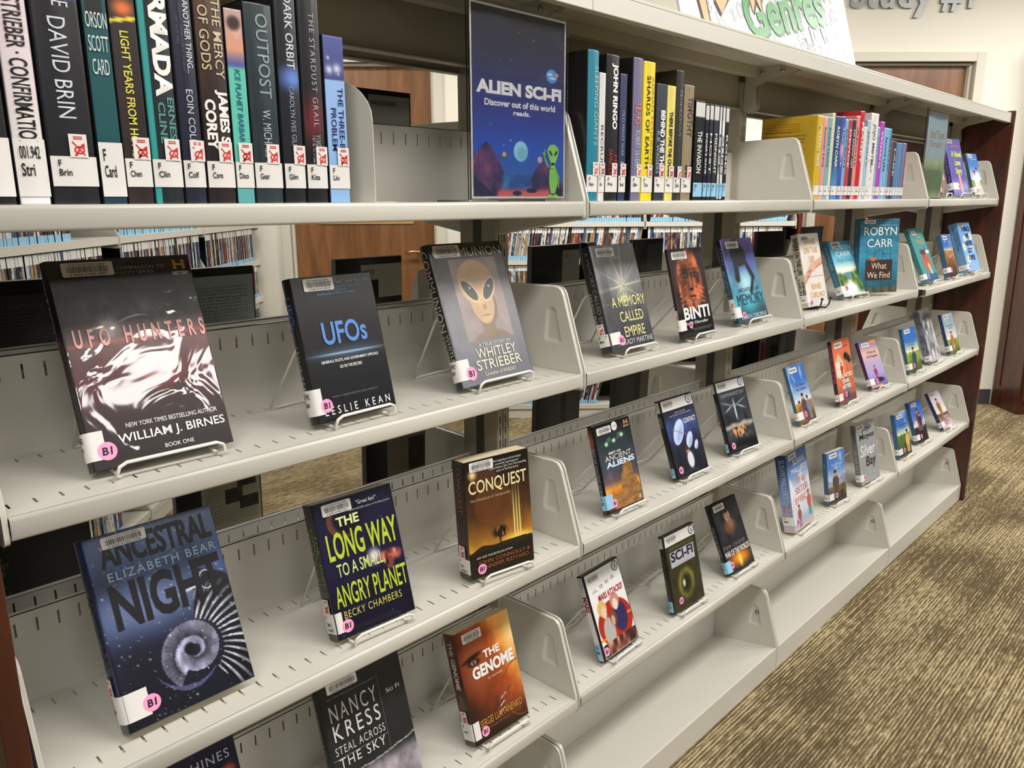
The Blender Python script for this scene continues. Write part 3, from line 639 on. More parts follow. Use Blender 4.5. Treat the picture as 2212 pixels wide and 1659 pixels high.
def a_conq(U, V):
    n = fbm(U, V, 5, 3); c = gr(V, (0, (.05, .04, .04)), (.2, (.08, .06, .05)), (.24, (.80, .56, .18)), (.36, (.58, .38, .14)), (.55, (.28, .16, .08)), (.8, (.16, .09, .06)), (1, (.05, .04, .04))) * (.75 + .45 * n)[..., None]
    c = mx(c, (.42, .24, .12), ell(U, V, .42, .60, .3, .19, .06) * (.35 + .6 * n)); c = mx(c, (.34, .22, .14), ell(U, V, .28, .83, .2, .1, .08) * .8); c = mx(c, (1, .85, .6), ell(U, V, .12, .88, .05, .035, .9))
    for x in (.72, .765, .81): c = mx(c, (1, .92, .55), np.exp(-((U - x) / .012) ** 2) * ss(.24, .3, V) * ss(.85, .4, V))
    c = mx(c, (1, .86, .4), ell(U, V, .77, .25, .2, .04, .9)); c = mx(c, (.07, .05, .04), seg(U, V, .48, .22, .49, .34, .012) + ell(U, V, .49, .345, .11, .05, .4) * (vn(U, V, 34, 5) > .42)); return mx(c, (.05, .04, .04), (V < .22 + .05 * vn(U, V * 0, 5, 9)) * .9)
def a_genome(U, V):
    n = fbm(U, V, 4, 2); c = gr(U + .5 * V + .3 * (n - .5), (0, (.16, .06, .05)), (.45, (.42, .16, .08)), (.9, (.72, .30, .12)), (1.15, (.93, .62, .28)), (1.5, (.95, .70, .38))) * ss(-.15, .35, V)[..., None] * (.8 + .35 * n)[..., None]
    c = mx(c, (.99, .86, .55), ell(U, V, 1.0, .80, .14, .16, .9)); c = mx(c, (.62, .32, .18), ell(U, V, .28, .66, .24, .26, .5) * .7); c = mx(c, (.12, .05, .04), ell(U, V, .22, .735, .17, .022, .5, .1)); c = mx(c, (.15, .08, .06), ell(U, V, .24, .69, .11, .03, .4)); c = mx(c, (.75, .68, .62), ell(U, V, .24, .69, .045, .018, .4)); c = mx(c, (.10, .07, .08), ell(U, V, .24, .69, .02, .017))
    for y in (.14, .20, .26): c = mx(c, (.45, .25, .22), seg(U, V, .38 + y * .6, y, .62 + y * .6, y + .07, .022) * .8); c = mx(c, (.95, .88, .8), seg(U, V, .42 + y * .6, y + .012, .52 + y * .6, y + .042, .006))
    c = mx(c, (.5, .28, .22), (np.abs(np.hypot((U - .95) / .32, (V - .28) / .25) - 1) < .03) * .7); return c
def a_mars(U, V):
    c = np.broadcast_to(np.array((.93, .93, .93)), U.shape + (3,)).copy(); c = mx(c, (.70, .16, .12), ell(U, V, .52, .33, .50, .27, .03)); c = mx(c, (.93, .55, .15), bx(U, V, .0, .20, .16, .225) + bx(U, V, .86, .33, 1, .36)); c = mx(c, (.20, .16, .36), ell(U, V, .68, .36, .20, .18, .1))
    c = mx(c, (.72, .70, .68), ell(U, V, .30, .26, .16, .17, .1)); c = mx(c, (.86, .72, .40), ell(U, V, .24, .55, .13, .09)); c = mx(c, (.90, .80, .72), ell(U, V, .27, .50, .07, .075)); c = mx(c, (.45, .30, .20), ell(U, V, .48, .38, .09, .09)); c = mx(c, (.82, .64, .55), ell(U, V, .46, .36, .05, .06)); c = mx(c, (.80, .55, .5), ell(U, V, .62, .56, .13, .10, .12)); c = mx(c, (.92, .85, .8), ell(U, V, .62, .52, .07, .07))
    b = bx(U, V, 0, 0, 1, .155); n = vn(U, V, 11, 8, 6); return np.where(b[..., None] > .5, gr(n, (.2, (.18, .10, .10)), (.6, (.45, .24, .20)), (.9, (.80, .62, .52))), c)
def a_scifi(U, V):
    n = fbm(U, V, 8, 4); c = np.array((.16, .16, .09)) * (.5 + .9 * n)[..., None]; r = np.hypot((U - .5), (V - .30) * 1.3); c = mx(c, (.52, .50, .20), np.exp(-((r - .22) / .06) ** 2) * (.3 + n)); c = mx(c, (.05, .06, .05), ell(U, V, .5, .3, .12, .09, .2)); c = mx(c, (.85, .88, .85), ell(U, V, .42, .31, .04, .05, .6)); c = mx(c, (.72, .72, .80), bx(U, V, .10, .565, .90, .77)); return c
def a_war(U, V):
    n = fbm(U, V, 6, 6); c = np.array((.17, .17, .18)) * (.55 + .9 * n)[..., None]; c = mx(c, (.42, .30, .24), ell(U, V, .50, .62, .22, .10, .5)); c = mx(c, (.62, .48, .40), ell(U, V, .50, .78, .11, .10, .2)); c = mx(c, (.20, .14, .11), ell(U, V, .49, .875, .12, .05, .3)); c = mx(c, (.55, .38, .28), ell(U, V, .56, .66, .09, .07, .3)); c = mx(c, (.20, .12, .1), ell(U, V, .53, .755, .05, .006, .4) + ell(U, V, .46, .80, .02, .006, .4) + ell(U, V, .54, .80, .02, .006, .4))
    w = np.clip(.30 - np.abs(V - .13), 0, 1); c = mx(c, (.95, .55, .15), ell(U, V, .52, .15, .34, .09, .8)); c = mx(c, (1, .88, .4), ell(U, V, .52, .12, .06, .08, .8)); return c
def a_sister(U, V):
    c = gr(V, (0, (.80, .70, .66)), (.12, (.60, .70, .82)), (.22, (.80, .84, .90)), (.5, (.82, .85, .92)), (.75, (.38, .52, .76)), (1, (.22, .36, .62))); c = mx(c, (.93, .92, .95), ss(.5, .7, fbm(U, V, 4, 4)) * bx(U, V, 0, .2, 1, .7, .1)); c = person(c, U, V, .32, .03, .28, (.60, .35, .32), low=(.55, .4, .5)); c = person(c, U, V, .86, .10, .32, (.75, .35, .25), low=(.30, .50, .45)); return c
def a_silver(U, V): return np.array((.60, .615, .62)) * (.96 + .08 * fbm(U, V, 5, 5))[..., None]
def a_novel(U, V):
    c = gr(V, (0, (.45, .43, .72)), (.15, (.60, .62, .84)), (.3, (.36, .34, .66)), (1, (.34, .34, .64))); c = mx(c, (.94, .64, .56), seg(U, V, .56, .34, .60, .10, .075)); c = mx(c, (.90, .78, .55), seg(U, V, .60, .10, .62, .06, .05)); return c
def a_kress(U, V):
    n = fbm(U, V, 9, 3); c = gr(V, (0, (.45, .43, .47)), (.26, (.60, .57, .61)), (.30, (.55, .52, .56)), (.36, (.16, .17, .18)), (1, (.13, .14, .15))) * (.55 + .9 * n)[..., None]; hor = .31 + .07 * U + .02 * vn(U, V * 0, 9, 2); c = np.where((V > hor)[..., None], np.array((.13, .14, .155)) * (.8 + .4 * fbm(U, V, 5, 8))[..., None], c)
    return mx(c, (.75, .74, .76), (np.abs(V - hor) < .005) * .8)
def a_hines(U, V):
    c = gr(V, (0, (.10, .10, .22)), (1, (.09, .09, .17))) * (.7 + .7 * fbm(U, V, 6, 3))[..., None]; c = mx(c, (.75, .8, .9), seg(U, V, .45, .80, .75, .72, .05) * .7); c = mx(c, (.85, .35, .25), ell(U, V, .88, .80, .06, .03, .9)); return mx(c, (1, 1, 1), stars(U, V, 50, 9, .005))
def a_alienposter(U, V):
    c = gr(V, (0, (.10, .16, .42)), (.12, (.16, .36, .66)), (.28, (.10, .30, .72)), (.5, (.13, .18, .50)), (.75, (.13, .15, .30)), (1, (.10, .11, .15)))
    c = mx(c, (1, 1, 1), stars(U, V, 46, 12, .005) * (V > .25)); c = mx(c, (.30, .55, .82), ell(U, V, .84, .69, .062, .038)); c = mx(c, (.75, .88, .96), ell(U, V, .82, .70, .03, .008, .5) + ell(U, V, .85, .68, .04, .006, .5)); c = mx(c, (.88, .5, .35), ell(U, V, .90, .70, .016, .01))
    c = mx(c, (.58, .82, .92), ell(U, V, .50, .265, .075, .055, .06)); c = mx(c, (.30, .62, .74), ell(U, V, .515, .25, .055, .038, .5) * .5); c = mx(c, (.08, .35, .45), ell(U, V, .32, .235, .034, .023)); c = mx(c, (.90, .66, .55), ell(U, V, .325, .245, .02, .012)); c = mx(c, (.78, .6, .66), ell(U, V, .71, .225, .026, .018))
    n = fbm(U, V, 9, 4); rock = gr(n, (.3, (.11, .12, .30)), (.6, (.34, .20, .40)), (.8, (.62, .34, .42)))
    m1 = (V < .32 - 1.3 * np.abs(U - .14) ** 1.2 + .04 * (n - .5)) & (U < .32); m2 = (V < .21 - .9 * np.abs(U - .75) ** 1.3 + .05 * (n - .5)) & (U > .56); m3 = (V < .12 - .5 * U + .03 * n) | (V < .09 * (U - .72) * 3)
    c = np.where((m1 | m2)[..., None], rock, c); c = np.where(m3[..., None], np.array((.08, .09, .22)) * (.6 + n)[..., None], c)
    c = mx(c, gr(n, (.3, (.10, .28, .55)), (.7, (.35, .75, .85))), bx(U, V, .30, .06, .62, .15, .03) * (V < .14) * .8); c = mx(c, (.80, .36, .38), bx(U, V, .25, .0, .82, .055, .02) * ss(.3, .6, vn(U, V, 9, 7, 30) + .2)); c = mx(c, (.13, .12, .28), ell(U, V, .46, .035, .05, .014) + ell(U, V, .62, .05, .06, .014)); return c
def a_town(U, V):
    c = gr(V, (0, (.78, .82, .62)), (.12, (.45, .55, .36)), (.3, (.50, .62, .45)), (.42, (.78, .86, .66)), (.5, (.74, .84, .88)), (1, (.76, .86, .92))) * (.9 + .15 * fbm(U, V, 5, 3))[..., None]; n = vn(U, V, 14, 5); return mx(c, (.45, .50, .40), bx(U, V, .05, .22, .95, .34) * (n > .45) * .7)
def blue_rom(seed, fig, land=((.25, .28, .12), (.62, .60, .25))): return scene((.22, .44, .76), (.86, .90, .92), land, fig, seed)

# ================================================================== books and cases
def path(s, T, r, bulge):
    """point and outward normal on the cover's cross-section, s metres from the spine-front corner (+ along front)"""
    if s >= r: return (s, 0.0), (0, -1)
    if s > -r:
        a = (r - s) / (2 * r) * math.pi / 2; return (r - r * math.sin(a), r - r * math.cos(a)), (-math.sin(a), -math.cos(a))
    y = -s
    if y <= T - r:
        t = (y - r) / max(1e-6, T - 2 * r); return (-bulge * math.sin(math.pi * t), y), (-1, 0)
    if y < T + r:
        a = (y - T + r) / (2 * r) * math.pi / 2; return (r - r * math.cos(a), T - r + r * math.sin(a)), (-math.cos(a), math.sin(a))
    return (y - T, T), (0, 1)
PM_GLOSS = print_mat('jacket_film', 0.35, 0.55, 0.10, 9, 0.22); PM_SOFT = print_mat('soft_cover', 0.42, 0.25); PM_WRINK = print_mat('wrinkled_film', 0.4, 1.0, 0.26, 12.0, 0.05)
PM_MID = print_mat('glossy_cover', 0.33, 0.5, 0.05, 6); PM_FLAT = print_mat('poster_ink', 0.6, 0.0)
def fine_grid(xs, zs, P, ink, material, name, parent, smooth=True, thick=0.0):
    nx, nz = len(xs), len(zs); v = [P(x, z) for z in zs for x in xs]
    idx = np.arange(nx * nz).reshape(nz, nx); f = np.stack([idx[:-1, :-1], idx[:-1, 1:], idx[1:, 1:], idx[1:, :-1]], -1).reshape(-1, 4)
    me = bpy.data.meshes.new(name); me.from_pydata(v, [], f.tolist()); me.materials.append(material)
    a = me.color_attributes.new('ink', 'FLOAT_COLOR', 'POINT'); lin = s2l(np.clip(ink, 0, 1)).reshape(-1, 3); a.data.foreach_set('color', np.concatenate([lin, np.ones((len(lin), 1))], 1).astype(np.float32).ravel())
    if smooth: me.polygons.foreach_set('use_smooth', [True] * len(me.polygons))
    o = bpy.data.objects.new(name, me); COL.objects.link(o); o.parent = parent
    if thick: s = o.modifiers.new('t', 'SOLIDIFY'); s.thickness = thick; s.offset = 1
    return o
def cover_mesh(root, W, H, T, front, spine, back, nf, ns, nz, hard, pm, bulge, over=0.0):
    r = 0.0035 if hard else 0.0012; r = min(r, T * .3)
    sf = np.concatenate([[0.0], np.linspace(r, W, nf)]); sa = np.linspace(-r, r, 5)[1:-1] if True else []
    ssn = -np.linspace(r, T - r, ns); sb = -np.linspace(T - r, T + r, 4)[1:-1]; sk = -np.linspace(T + r, T + W, 3 if not callable(back) or back.__name__ == '<lambda>' else 24)
    S = np.array(sorted(set([float(q) for q in np.concatenate([sf, sa, ssn, sb, sk])]), reverse=True)); Z = np.linspace(0, H, nz)
    pts = [path(s, T, r, bulge)[0] for s in S]
    SS, ZZ = np.meshgrid(S, Z); ink = np.zeros(SS.shape + (3,))
    F = front(np.clip(SS / W, 0, 1), ZZ / H); P_ = spine(np.clip(1 + SS / T, 0, 1), ZZ / H); K = back(np.clip(1 - (-SS - T) / W, 0, 1), ZZ / H)
    ink = np.where((SS >= 0)[..., None], F, np.where((SS > -T)[..., None], P_, K))
    look = dict(zip([float(s) for s in S], pts))
    return fine_grid([float(s) for s in S], [float(z) for z in Z], lambda s, z: (look[s][0], look[s][1], z), ink, pm, 'cover', root, True, 0.0016 if hard else 0.0005)
def patch(mb, T, r, bulge, s0, s1, z0, z1, m, off=.0003, n=8, corner=0.0):
    Ss = [s0 + (s1 - s0) * i / n for i in range(n + 1)]; v = []
    for z in (z0, z1):
        for s in Ss:
            (x, y), (nx_, ny_) = path(s, T, r, bulge); v.append((x + nx_ * off, y + ny_ * off, z))
    k = n + 1; mb.add(v, [(i, i + 1, k + i + 1, k + i) for i in range(n)], m, True)
def disc(mb, cx, cz, r, y, m, n=22, rz=None):
    mb.add([(cx + r * math.cos(2 * math.pi * k / n), y, cz + (rz or r) * math.sin(2 * math.pi * k / n)) for k in range(n)], [list(range(n))], m)
def rrect(mb, x0, x1, z0, z1, y, m, r=.002):
    p = rnd_poly([(x0, z0), (x1, z0), (x1, z1), (x0, z1)], [r] * 4); mb.add([(a, y, b) for a, b in p], [list(range(len(p)))], m)
def rocket(mb, P, m):
    """red orbit-and-rocket mark inside the unit square; P(a,b) places it"""
    n = 18; ring = [(.55 + .36 * math.cos(2 * math.pi * k / n), .30 + .20 * math.sin(2 * math.pi * k / n)) for k in range(n)]
    inn = [(.55 + .25 * math.cos(2 * math.pi * k / n), .30 + .12 * math.sin(2 * math.pi * k / n)) for k in range(n)]
    mb.add([P(*p) for p in ring + inn], [(k, (k + 1) % n, n + (k + 1) % n, n + k) for k in range(n)], m)
    for q in ([(.08, .66), (.14, .72), (.92, .10), (.86, .02)], [(.72, .58), (.86, .62), (.34, .0), (.20, .04)], [(.18, .0), (.42, .10), (.30, .22)], [(.70, .50), (.92, .64), (.90, .40)]): mb.add([P(*p) for p in q], [list(range(len(q)))], m)
    for b in (.80, .89): mb.add([P(.2, b), P(.8, b), P(.8, b + .055), P(.2, b + .055)], [(0, 1, 2, 3)], m)
BARRS = random.Random(4)
def barcode(root, x0, z1, w, h, digits, lod, tilt=0.0):
    o = MB(); rrect(o, x0, x0 + w, z1 - h, z1, -.0010, M_PAPER, .0022); o = o.build('barcode_label', root)
    b = MB(); x = x0 + w * .10
    while x < x0 + w * .9:
        q = BARRS.choice((.0004, .0006, .0009)) * w / .045; b.add([(x, -.0012, z1 - h * .72), (x + q, -.0012, z1 - h * .72), (x + q, -.0012, z1 - h * .28), (x, -.0012, z1 - h * .28)], [(0, 1, 2, 3)], M_INK)
        x += q + BARRS.choice((.0005, .0007, .0010)) * w / .045 * (1 if lod > 1 else 1.6)
    if lod > 1:
        P = lambda a, c: (a, -.0012, c); letters(b, digits, (x0 + w * .14, z1 - h * .94, x0 + w * .86, z1 - h * .78), P, M_INK, .012); letters(b, 'SCOTT COUNTY PUBLIC LIBRARY', (x0 + w * .14, z1 - h * .22, x0 + w * .86, z1 - h * .10), P, M_INK, .01)
    b.build('barcode_print', o); return o
_tm = {}
def ink_m(c, gl=False): return mat(c, 0.4, coat=0.3)
def make_item(name, label, mtx, W, H, T, kind='paper', front=flat((.5, .5, .5)), spine=flat((.3, .3, .3)), back=None, texts=(), stexts=(), lod=1, call=None, genre=False, pink=None, bar=None,
              digits='3 5020 61478 5532', cat='book', group=None, pm=None, nf=None, white_band=False, callh=(.012, .034), seal=None, spine_out=False, wrapw=.013, callw=None, extra=None):
    root = thing(name, label, cat, mtx, group)
    hard = kind == 'hard'; bulge = 0.002 if hard else 0.0; r = min(0.0035 if hard else .0012, T * .3)
    nf = nf or {3: 120, 2: 80, 1: 44}[lod]; nz = int(nf * 1.5)
    if kind == 'dvd':
        t = .0035
        one('case', root, lambda b: b.box(0, W, 0, T, 0, H, M_BLACK), .0016, 2)
        x1, z0, z1 = W - .0035, .0035, H - .0035
        X = np.linspace(.006, x1, nf); Zs = np.linspace(z0, z1, nz); XX, ZZ = np.meshgrid(X, Zs); U = (XX - .006) / (x1 - .006); V = (ZZ - z0) / (z1 - z0); ink = front(U, V)
        if white_band: ink = np.where((V > .86)[..., None], np.array((.88, .88, .88)), ink)
        fine_grid(list(X), list(Zs), lambda x, z: (x, -.0004, z), ink, PM_MID, 'front_sleeve', root)
        Y = np.linspace(.0012, T - .0012, 6); YY, ZZ = np.meshgrid(Y, Zs); ink = spine(YY / T, (ZZ - z0) / (z1 - z0))
        if white_band: ink = np.where((((ZZ - z0) / (z1 - z0)) > .86)[..., None], np.array((.86, .86, .85)), ink)
        fine_grid(list(Y), list(Zs), lambda y, z: (-.0004, T - y, z), ink, PM_MID, 'spine_sleeve', root)
    else:
        back = back or flat((.2, .2, .2)); nfs = nf if not spine_out else 4; nss = 8 if not spine_out else max(8, int(T / .0012))
        cover_mesh(root, W, H, T, front, spine, back, nfs, nss if lod > 1 or spine_out else 5, nz, hard, pm or (PM_GLOSS if hard else PM_SOFT), bulge)
        i = .003 if hard else .0006; th = .0022 if hard else .0008
        one('pages', root, lambda b: b.box(.003, W - i, th, T - th, i, H - i, M_PAGES))
    FP = lambda a, b: (a * W, -.0009, b * H)
    def SP(a, b): return (-.0007 - bulge * math.sin(math.pi * min(1, max(0, 1 - b))), T * (1 - b), H * (1 - a))
    for tx in texts:
        s, box_, c = tx[:3]; k = tx[3] if len(tx) > 3 else {}
        nm = k.pop('name', 'cover_lettering') if 'name' in k else 'cover_lettering'
        mb = MB(); letters(mb, s, box_, FP, ink_m(c), **k); mb.build(nm, root)
    for tx in stexts:
        s, box_, c = tx[:3]; k = tx[3] if len(tx) > 3 else {}
        mb = MB(); letters(mb, s, box_, SP, ink_m(c), **k); mb.build('spine_lettering', root)
    if bar:
        bw = bar[2] * W; barcode(root, bar[0] * W, bar[1] * H, bw, bw * .36 if len(bar) < 4 else bar[3] * H, digits, lod)
    def SH(a, b): return (-.0017 - bulge * math.sin(math.pi * min(1, max(0, 1 - a))), T * (1 - a), b)
    if call:
        z0, z1 = callh; o = MB(); lm = M_LBLUE if kind == 'dvd' and cat != 'book' else M_PAPER
        if callw: patch(o, T, r, bulge, -T * callw[1], -T * callw[0], z0, z1, lm, .00105)
        else: patch(o, T, r, bulge, -T * .98, (0 if spine_out else wrapw), z0, z1, lm, .00105)
        o = o.build('call_label', root)
        mb = MB(); lines = call.split('\n'); h = (z1 - z0)
        for i_, ln in enumerate(lines):
            b1 = z1 - h * (.12 + .30 * i_); wd = min(.62, .13 * len(ln) * min(1, .022 / T)); letters(mb, ln, (.16, b1 - h * .22, .16 + wd, b1), SH, M_INK, .015)
        mb.build('call_number', o)
    if genre:
        g = .018 if T > .02 else T * .85; z0 = callh[1] - .001; aa = .42 if (T > .02 and spine_out) else .18; ga = g / T * .95
        aa = min(aa, 1 - ga); hh = .0225
        o = MB(); v = []
        for b_ in (z0, z0 + hh):
            for i_ in range(5): v.append(SH(aa + ga * i_ / 4, b_))
        o.add([(p[0] - .0002, p[1], p[2]) for p in v], [(i_, i_ + 1, 6 + i_, 5 + i_) for i_ in range(4)], M_PAPER, True); o = o.build('genre_sticker', root)
        mb = MB(); rocket(mb, lambda a, b: tuple(q - (.0004 if k_ == 0 else 0) for k_, q in enumerate(SH(aa + ga * (.08 + a * .84), z0 + hh * (.05 + .9 * b)))), M_RED); mb.build('rocket_mark', o)
    if pink:
        cx, cz = pink[0] * W, pink[1] * H; pr = pink[2] if len(pink) > 2 else .0078; o = MB(); disc(o, cx, cz, pr, -.0013, M_PINK); o = o.build('round_sticker', root)
        mb = MB(); letters(mb, 'B1', (cx - pr * .55, cz - pr * .42, cx + pr * .55, cz + pr * .45), lambda a, b: (a, -.0016, b), M_INK, .03, shear=.1); mb.build('handwriting', o)
    if seal:
        o = MB(); cx, cz, c = seal; disc(o, cx * W, cz * H, .0115, -.0009, ink_m(c)); disc(o, cx * W, cz * H, .009, -.0011, ink_m((.80, .83, .86))); o.add([(cx * W + a * .009, -.0013, cz * H + b * .009) for a, b in ((-.25, -.6), (.25, -.6), (.14, .2), (0, .7), (-.14, .2))], [(0, 1, 2, 3, 4)], ink_m(c)); o.build('library_seal', root)
    if extra: extra(root, W, H, T)
    return root

def stand(mtx_base, lean, T, w, label, h=.105, black=False, wide=None):
    """bent-wire easel: lip bar in front, wires up behind the book, legs back to the shelf"""
    root = thing('book_easel', label, 'stand', mtx_base, 'wire easels'); m = M_BLACKWIRE if black else M_WIRE; rad = .0022
    tl = math.tan(lean); yb = lambda z: T / math.cos(lean) + .004 + z * tl
    lz = .016; b = MB(); x0, x1 = -w / 2, w / 2
    if black:
        for x in (x0 * .55, x1 * .55):
            b.tube([(x, -.020, .030), (x, -.016, .012), (x, -.010, .004), (x, .02, .0022), (x, yb(0) + .006, .0022), (x, yb(.04), .04), (x, yb(h), h), (x, yb(h) + .012, h - .01), (x, .15, .0022)], rad, m, 6)
            b.lathe([(.0005, -.004), (.004, -.002), (.004, .002), (.0005, .004)], (x, -.020, .032), 'z', m, 8)
        b.tube([(x0 * .55, .02, .0022), (x1 * .55, .02, .0022)], rad, m, 6); b.build('wire_frame', root); return root
    lip = [(x0 + .006, -.010, .0022), (x0, -.016, .006), (x0 + .004, -.018, lz), (x0 + .012, -.0185, lz + .004), (x1 - .012, -.0185, lz + .004), (x1 - .004, -.018, lz), (x1, -.016, .006), (x1 - .006, -.010, .0022)]
    L = [(x0 + .006, .15, .0020), (x0 + .006, yb(h) + .022, h * .9), (x0 + .006, yb(h) + .010, h), (x0 + .006, yb(h * .95), h * .97), (x0 + .006, yb(.02), .02), (x0 + .006, yb(0) - .002, .004)]
    Rr = [(-x, y, z) for x, y, z in reversed(L)]
    b.tube(L + lip + Rr, rad, m, 6); b.build('wire_frame', root)
    one('rear_wire', root, lambda q: q.tube([(x0 + .006, .15, .0020), (0, .155, .0020), (x1 - .006, .15, .0020)], rad, m, 6)); return root

# ================================================================== display: face-out books and discs, with their real poses
FIT = {
    'ufo_hunters': ['B', 0.1056, 0.05, 0.0108, -0.0192, 0.3505, 0.1642, 0.2438, 0.0184],
    'ufos': ['B', 0.3855, 0.0343, 0.01, 0.0527, 0.2375, 0.1376, 0.1996, 0.0206],
    'communion': ['B', 0.6589, 0.0417, 0.0104, 0.0212, 0.3473, 0.1708, 0.2391, 0.0193],
    'memory': ['B', 1.0578, 0.0423, 0.0109, 0.0108, 0.3093, 0.1479, 0.214, 0.0291],
    'binti': ['B', 1.2883, 0.029, 0.0102, 0.0128, 0.2495, 0.1409, 0.1963, 0.0069],
    'architects': ['B', 1.5728, 0.047, 0.0107, 0.0171, 0.3165, 0.1591, 0.2095, 0.0159],
    'swear': ['B', 1.9701, 0.0484, 0.0106, -0.0463, 0.2471, 0.1193, 0.2054, 0.022],
    'virgin': ['B', 2.2584, 0.0634, 0.0111, -0.0749, 0.4044, 0.1432, 0.1772, 0.0221],
    'whatwefind': ['B', 2.3864, 0.073, 0.0118, -0.4987, 0.0694, 0.152, 0.231, 0.0261],
    'teal': ['B', 2.8648, 0.0121, 0.0134, -0.0083, 0.4284, 0.1421, 0.2038, 0.0152],
    'cowboy': ['B', 3.1403, 0.0121, 0.0127, -0.0013, 0.3073, 0.1104, 0.1641, 0.0178],
    'things': ['B', 3.3759, 0.0083, 0.0187, -0.0643, 0.3443, 0.1367, 0.2016, 0.0339],
    'couple': ['A', 2.9842, 0.035, 0.0142, 0.0382, 0.285, 0.105, 0.1591, 0.0138],
    'novellove': ['A', 3.1404, 0.03, 0.0152, -0.1128, 0.2866, 0.1341, 0.2151, 0.019],
    'blueromance': ['A', 3.4086, 0.03, 0.0167, -0.0878, 0.3104, 0.1062, 0.1676, 0.0132],
    'ancient': ['C', 1.0442, 0.0349, 0.0094, -0.0195, 0.2692, 0.1255, 0.1852, 0.0119],
    'contact': ['C', 1.3158, 0.0428, 0.01, -0.0212, 0.3326, 0.135, 0.1863, 0.0119],
    'independence': ['C', 1.5669, 0.0462, 0.0101, -0.0663, 0.3422, 0.1348, 0.1858, 0.0096],
    'protect': ['C', 1.9478, 0.0348, 0.01, -0.004, 0.353, 0.1075, 0.1674, 0.0106],
    'haunted': ['C', 2.2381, 0.0384, 0.0101, -0.0091, 0.2337, 0.1326, 0.1999, 0.013],
    'daughter': ['C', 2.5237, 0.045, 0.0104, -0.123, 0.4066, 0.1164, 0.1636, 0.0129],
    'c41': ['C', 2.8761, 0.036, 0.0101, -0.0763, 0.2945, 0.1134, 0.1649, 0.0123],
    'c42': ['C', 3.1198, 0.0332, 0.01, 0.0289, 0.3415, 0.13, 0.2099, 0.0243],
    'c43': ['C', 3.3753, 0.0372, 0.01, -0.0885, 0.3364, 0.109, 0.1666, 0.0142],
    'ancestral': ['C', 0.1029, 0.0356, 0.01, 0.0048, 0.3758, 0.1622, 0.2379, 0.0325],
    'longway': ['C', 0.3953, 0.0318, 0.0099, -0.0525, 0.286, 0.1366, 0.2022, 0.0288],
    'conquest': ['C', 0.658, 0.0303, 0.0101, -0.1533, 0.0959, 0.1359, 0.2048, 0.0345],
    'genome': ['D', 0.6642, 0.0312, 0.0099, -0.0169, 0.2874, 0.1354, 0.2059, 0.0302],
    'mars': ['D', 1.0372, 0.0278, 0.0098, 0.0373, 0.356, 0.1322, 0.1888, 0.0149],
    'scifi': ['D', 1.3062, 0.0282, 0.0098, -0.031, 0.2386, 0.1323, 0.1887, 0.0127],
    'war': ['D', 1.5729, 0.0316, 0.0098, -0.0384, 0.4078, 0.1313, 0.1879, 0.0122],
    'sister': ['D', 1.9473, 0.0235, 0.0098, 0.0444, 0.2072, 0.145, 0.2329, 0.0343],
    'marshal': ['D', 2.2328, 0.0405, 0.0101, -0.1169, 0.1557, 0.1085, 0.1679, 0.0163],
    'silver': ['D', 2.4844, 0.0322, 0.0099, -0.0717, 0.2147, 0.1421, 0.2075, 0.0189],
    'd41': ['D', 2.8766, 0.0365, 0.0102, -0.0454, 0.2324, 0.1155, 0.1664, 0.0173],
    'd42': ['D', 3.118, 0.0481, 0.0102, -0.0796, 0.3334, 0.1081, 0.166, 0.0167],
    'd43': ['D', 3.393, 0.0304, 0.0099, -0.0836, 0.527, 0.1088, 0.166, 0.0149]}
S1 = [[0.0315, 0.0621, None], [0.0634, 0.0926, None], [0.0939, 0.1387, None], [0.1406, 0.1647, None], [0.1656, 0.1928, None], [0.1938, 0.227, None], [0.2275, 0.2532, None], [0.2543, 0.2886, None], [0.2892, 0.3115, 0.2123], [0.3127, 0.3503, 0.2229], [0.3522, 0.3821, None], [0.3834, 0.414, None], [0.4161, 0.4466, 0.2015]]
S2_ = [[0.9388, 0.9708, 0.2493], [0.9721, 0.9897, 0.2158], [0.9917, 1.0294, 0.2485], [1.0314, 1.0529, 0.2206], [1.0705, 1.1019, 0.252], [1.1034, 1.1421, 0.2493], [1.1469, 1.1823, 0.2153], [1.1839, 1.2131, 0.2148], [1.2146, 1.2411, 0.2457], [1.2428, 1.2814, 0.2217], [1.2868, 1.3251, 0.1968], [1.3261, 1.342, 0.1928], [1.3429, 1.359, 0.1941], [1.36, 1.3822, 0.1941], [1.3831, 1.3939, 0.194], [1.3949, 1.4077, 0.1941], [1.4087, 1.4238, 0.1935]]
S3 = [[1.8706, 1.9067, 0.2083], [1.9076, 1.9357, 0.2079], [1.9366, 1.9617, 0.2086], [1.9626, 1.9808, 0.22], [1.9817, 2.0226, 0.2143], [2.0235, 2.0482, 0.2166], [2.0492, 2.0704, 0.2104], [2.0714, 2.0978, 0.2122], [2.0988, 2.1217, 0.2137], [2.1227, 2.148, 0.2242], [2.1491, 2.181, 0.2389], [2.1821, 2.2041, 0.1989], [2.2052, 2.2275, 0.2185], [2.2286, 2.2865, 0.2396], [2.2876, 2.3044, 0.2046], [2.3055, 2.3384, 0.2206], [2.3396, 2.3849, 0.2054], [2.3861, 2.4027, 0.2052], [2.4039, 2.4267, 0.1725], [2.4279, 2.451, 0.1716], [2.4523, 2.4757, 0.1688], [2.4769, 2.4982, 0.169], [2.4995, 2.5159, 0.1698], [2.5172, 2.5325, 0.1705], [2.5338, 2.5467, 0.1699]]
FIT['kress'] = ['D', .392, .036, .01, -.02, .29, .155, .235, .022]
FIT['hines'] = ['D', .121, .036, .01, -.02, .33, .136, .228, .022]
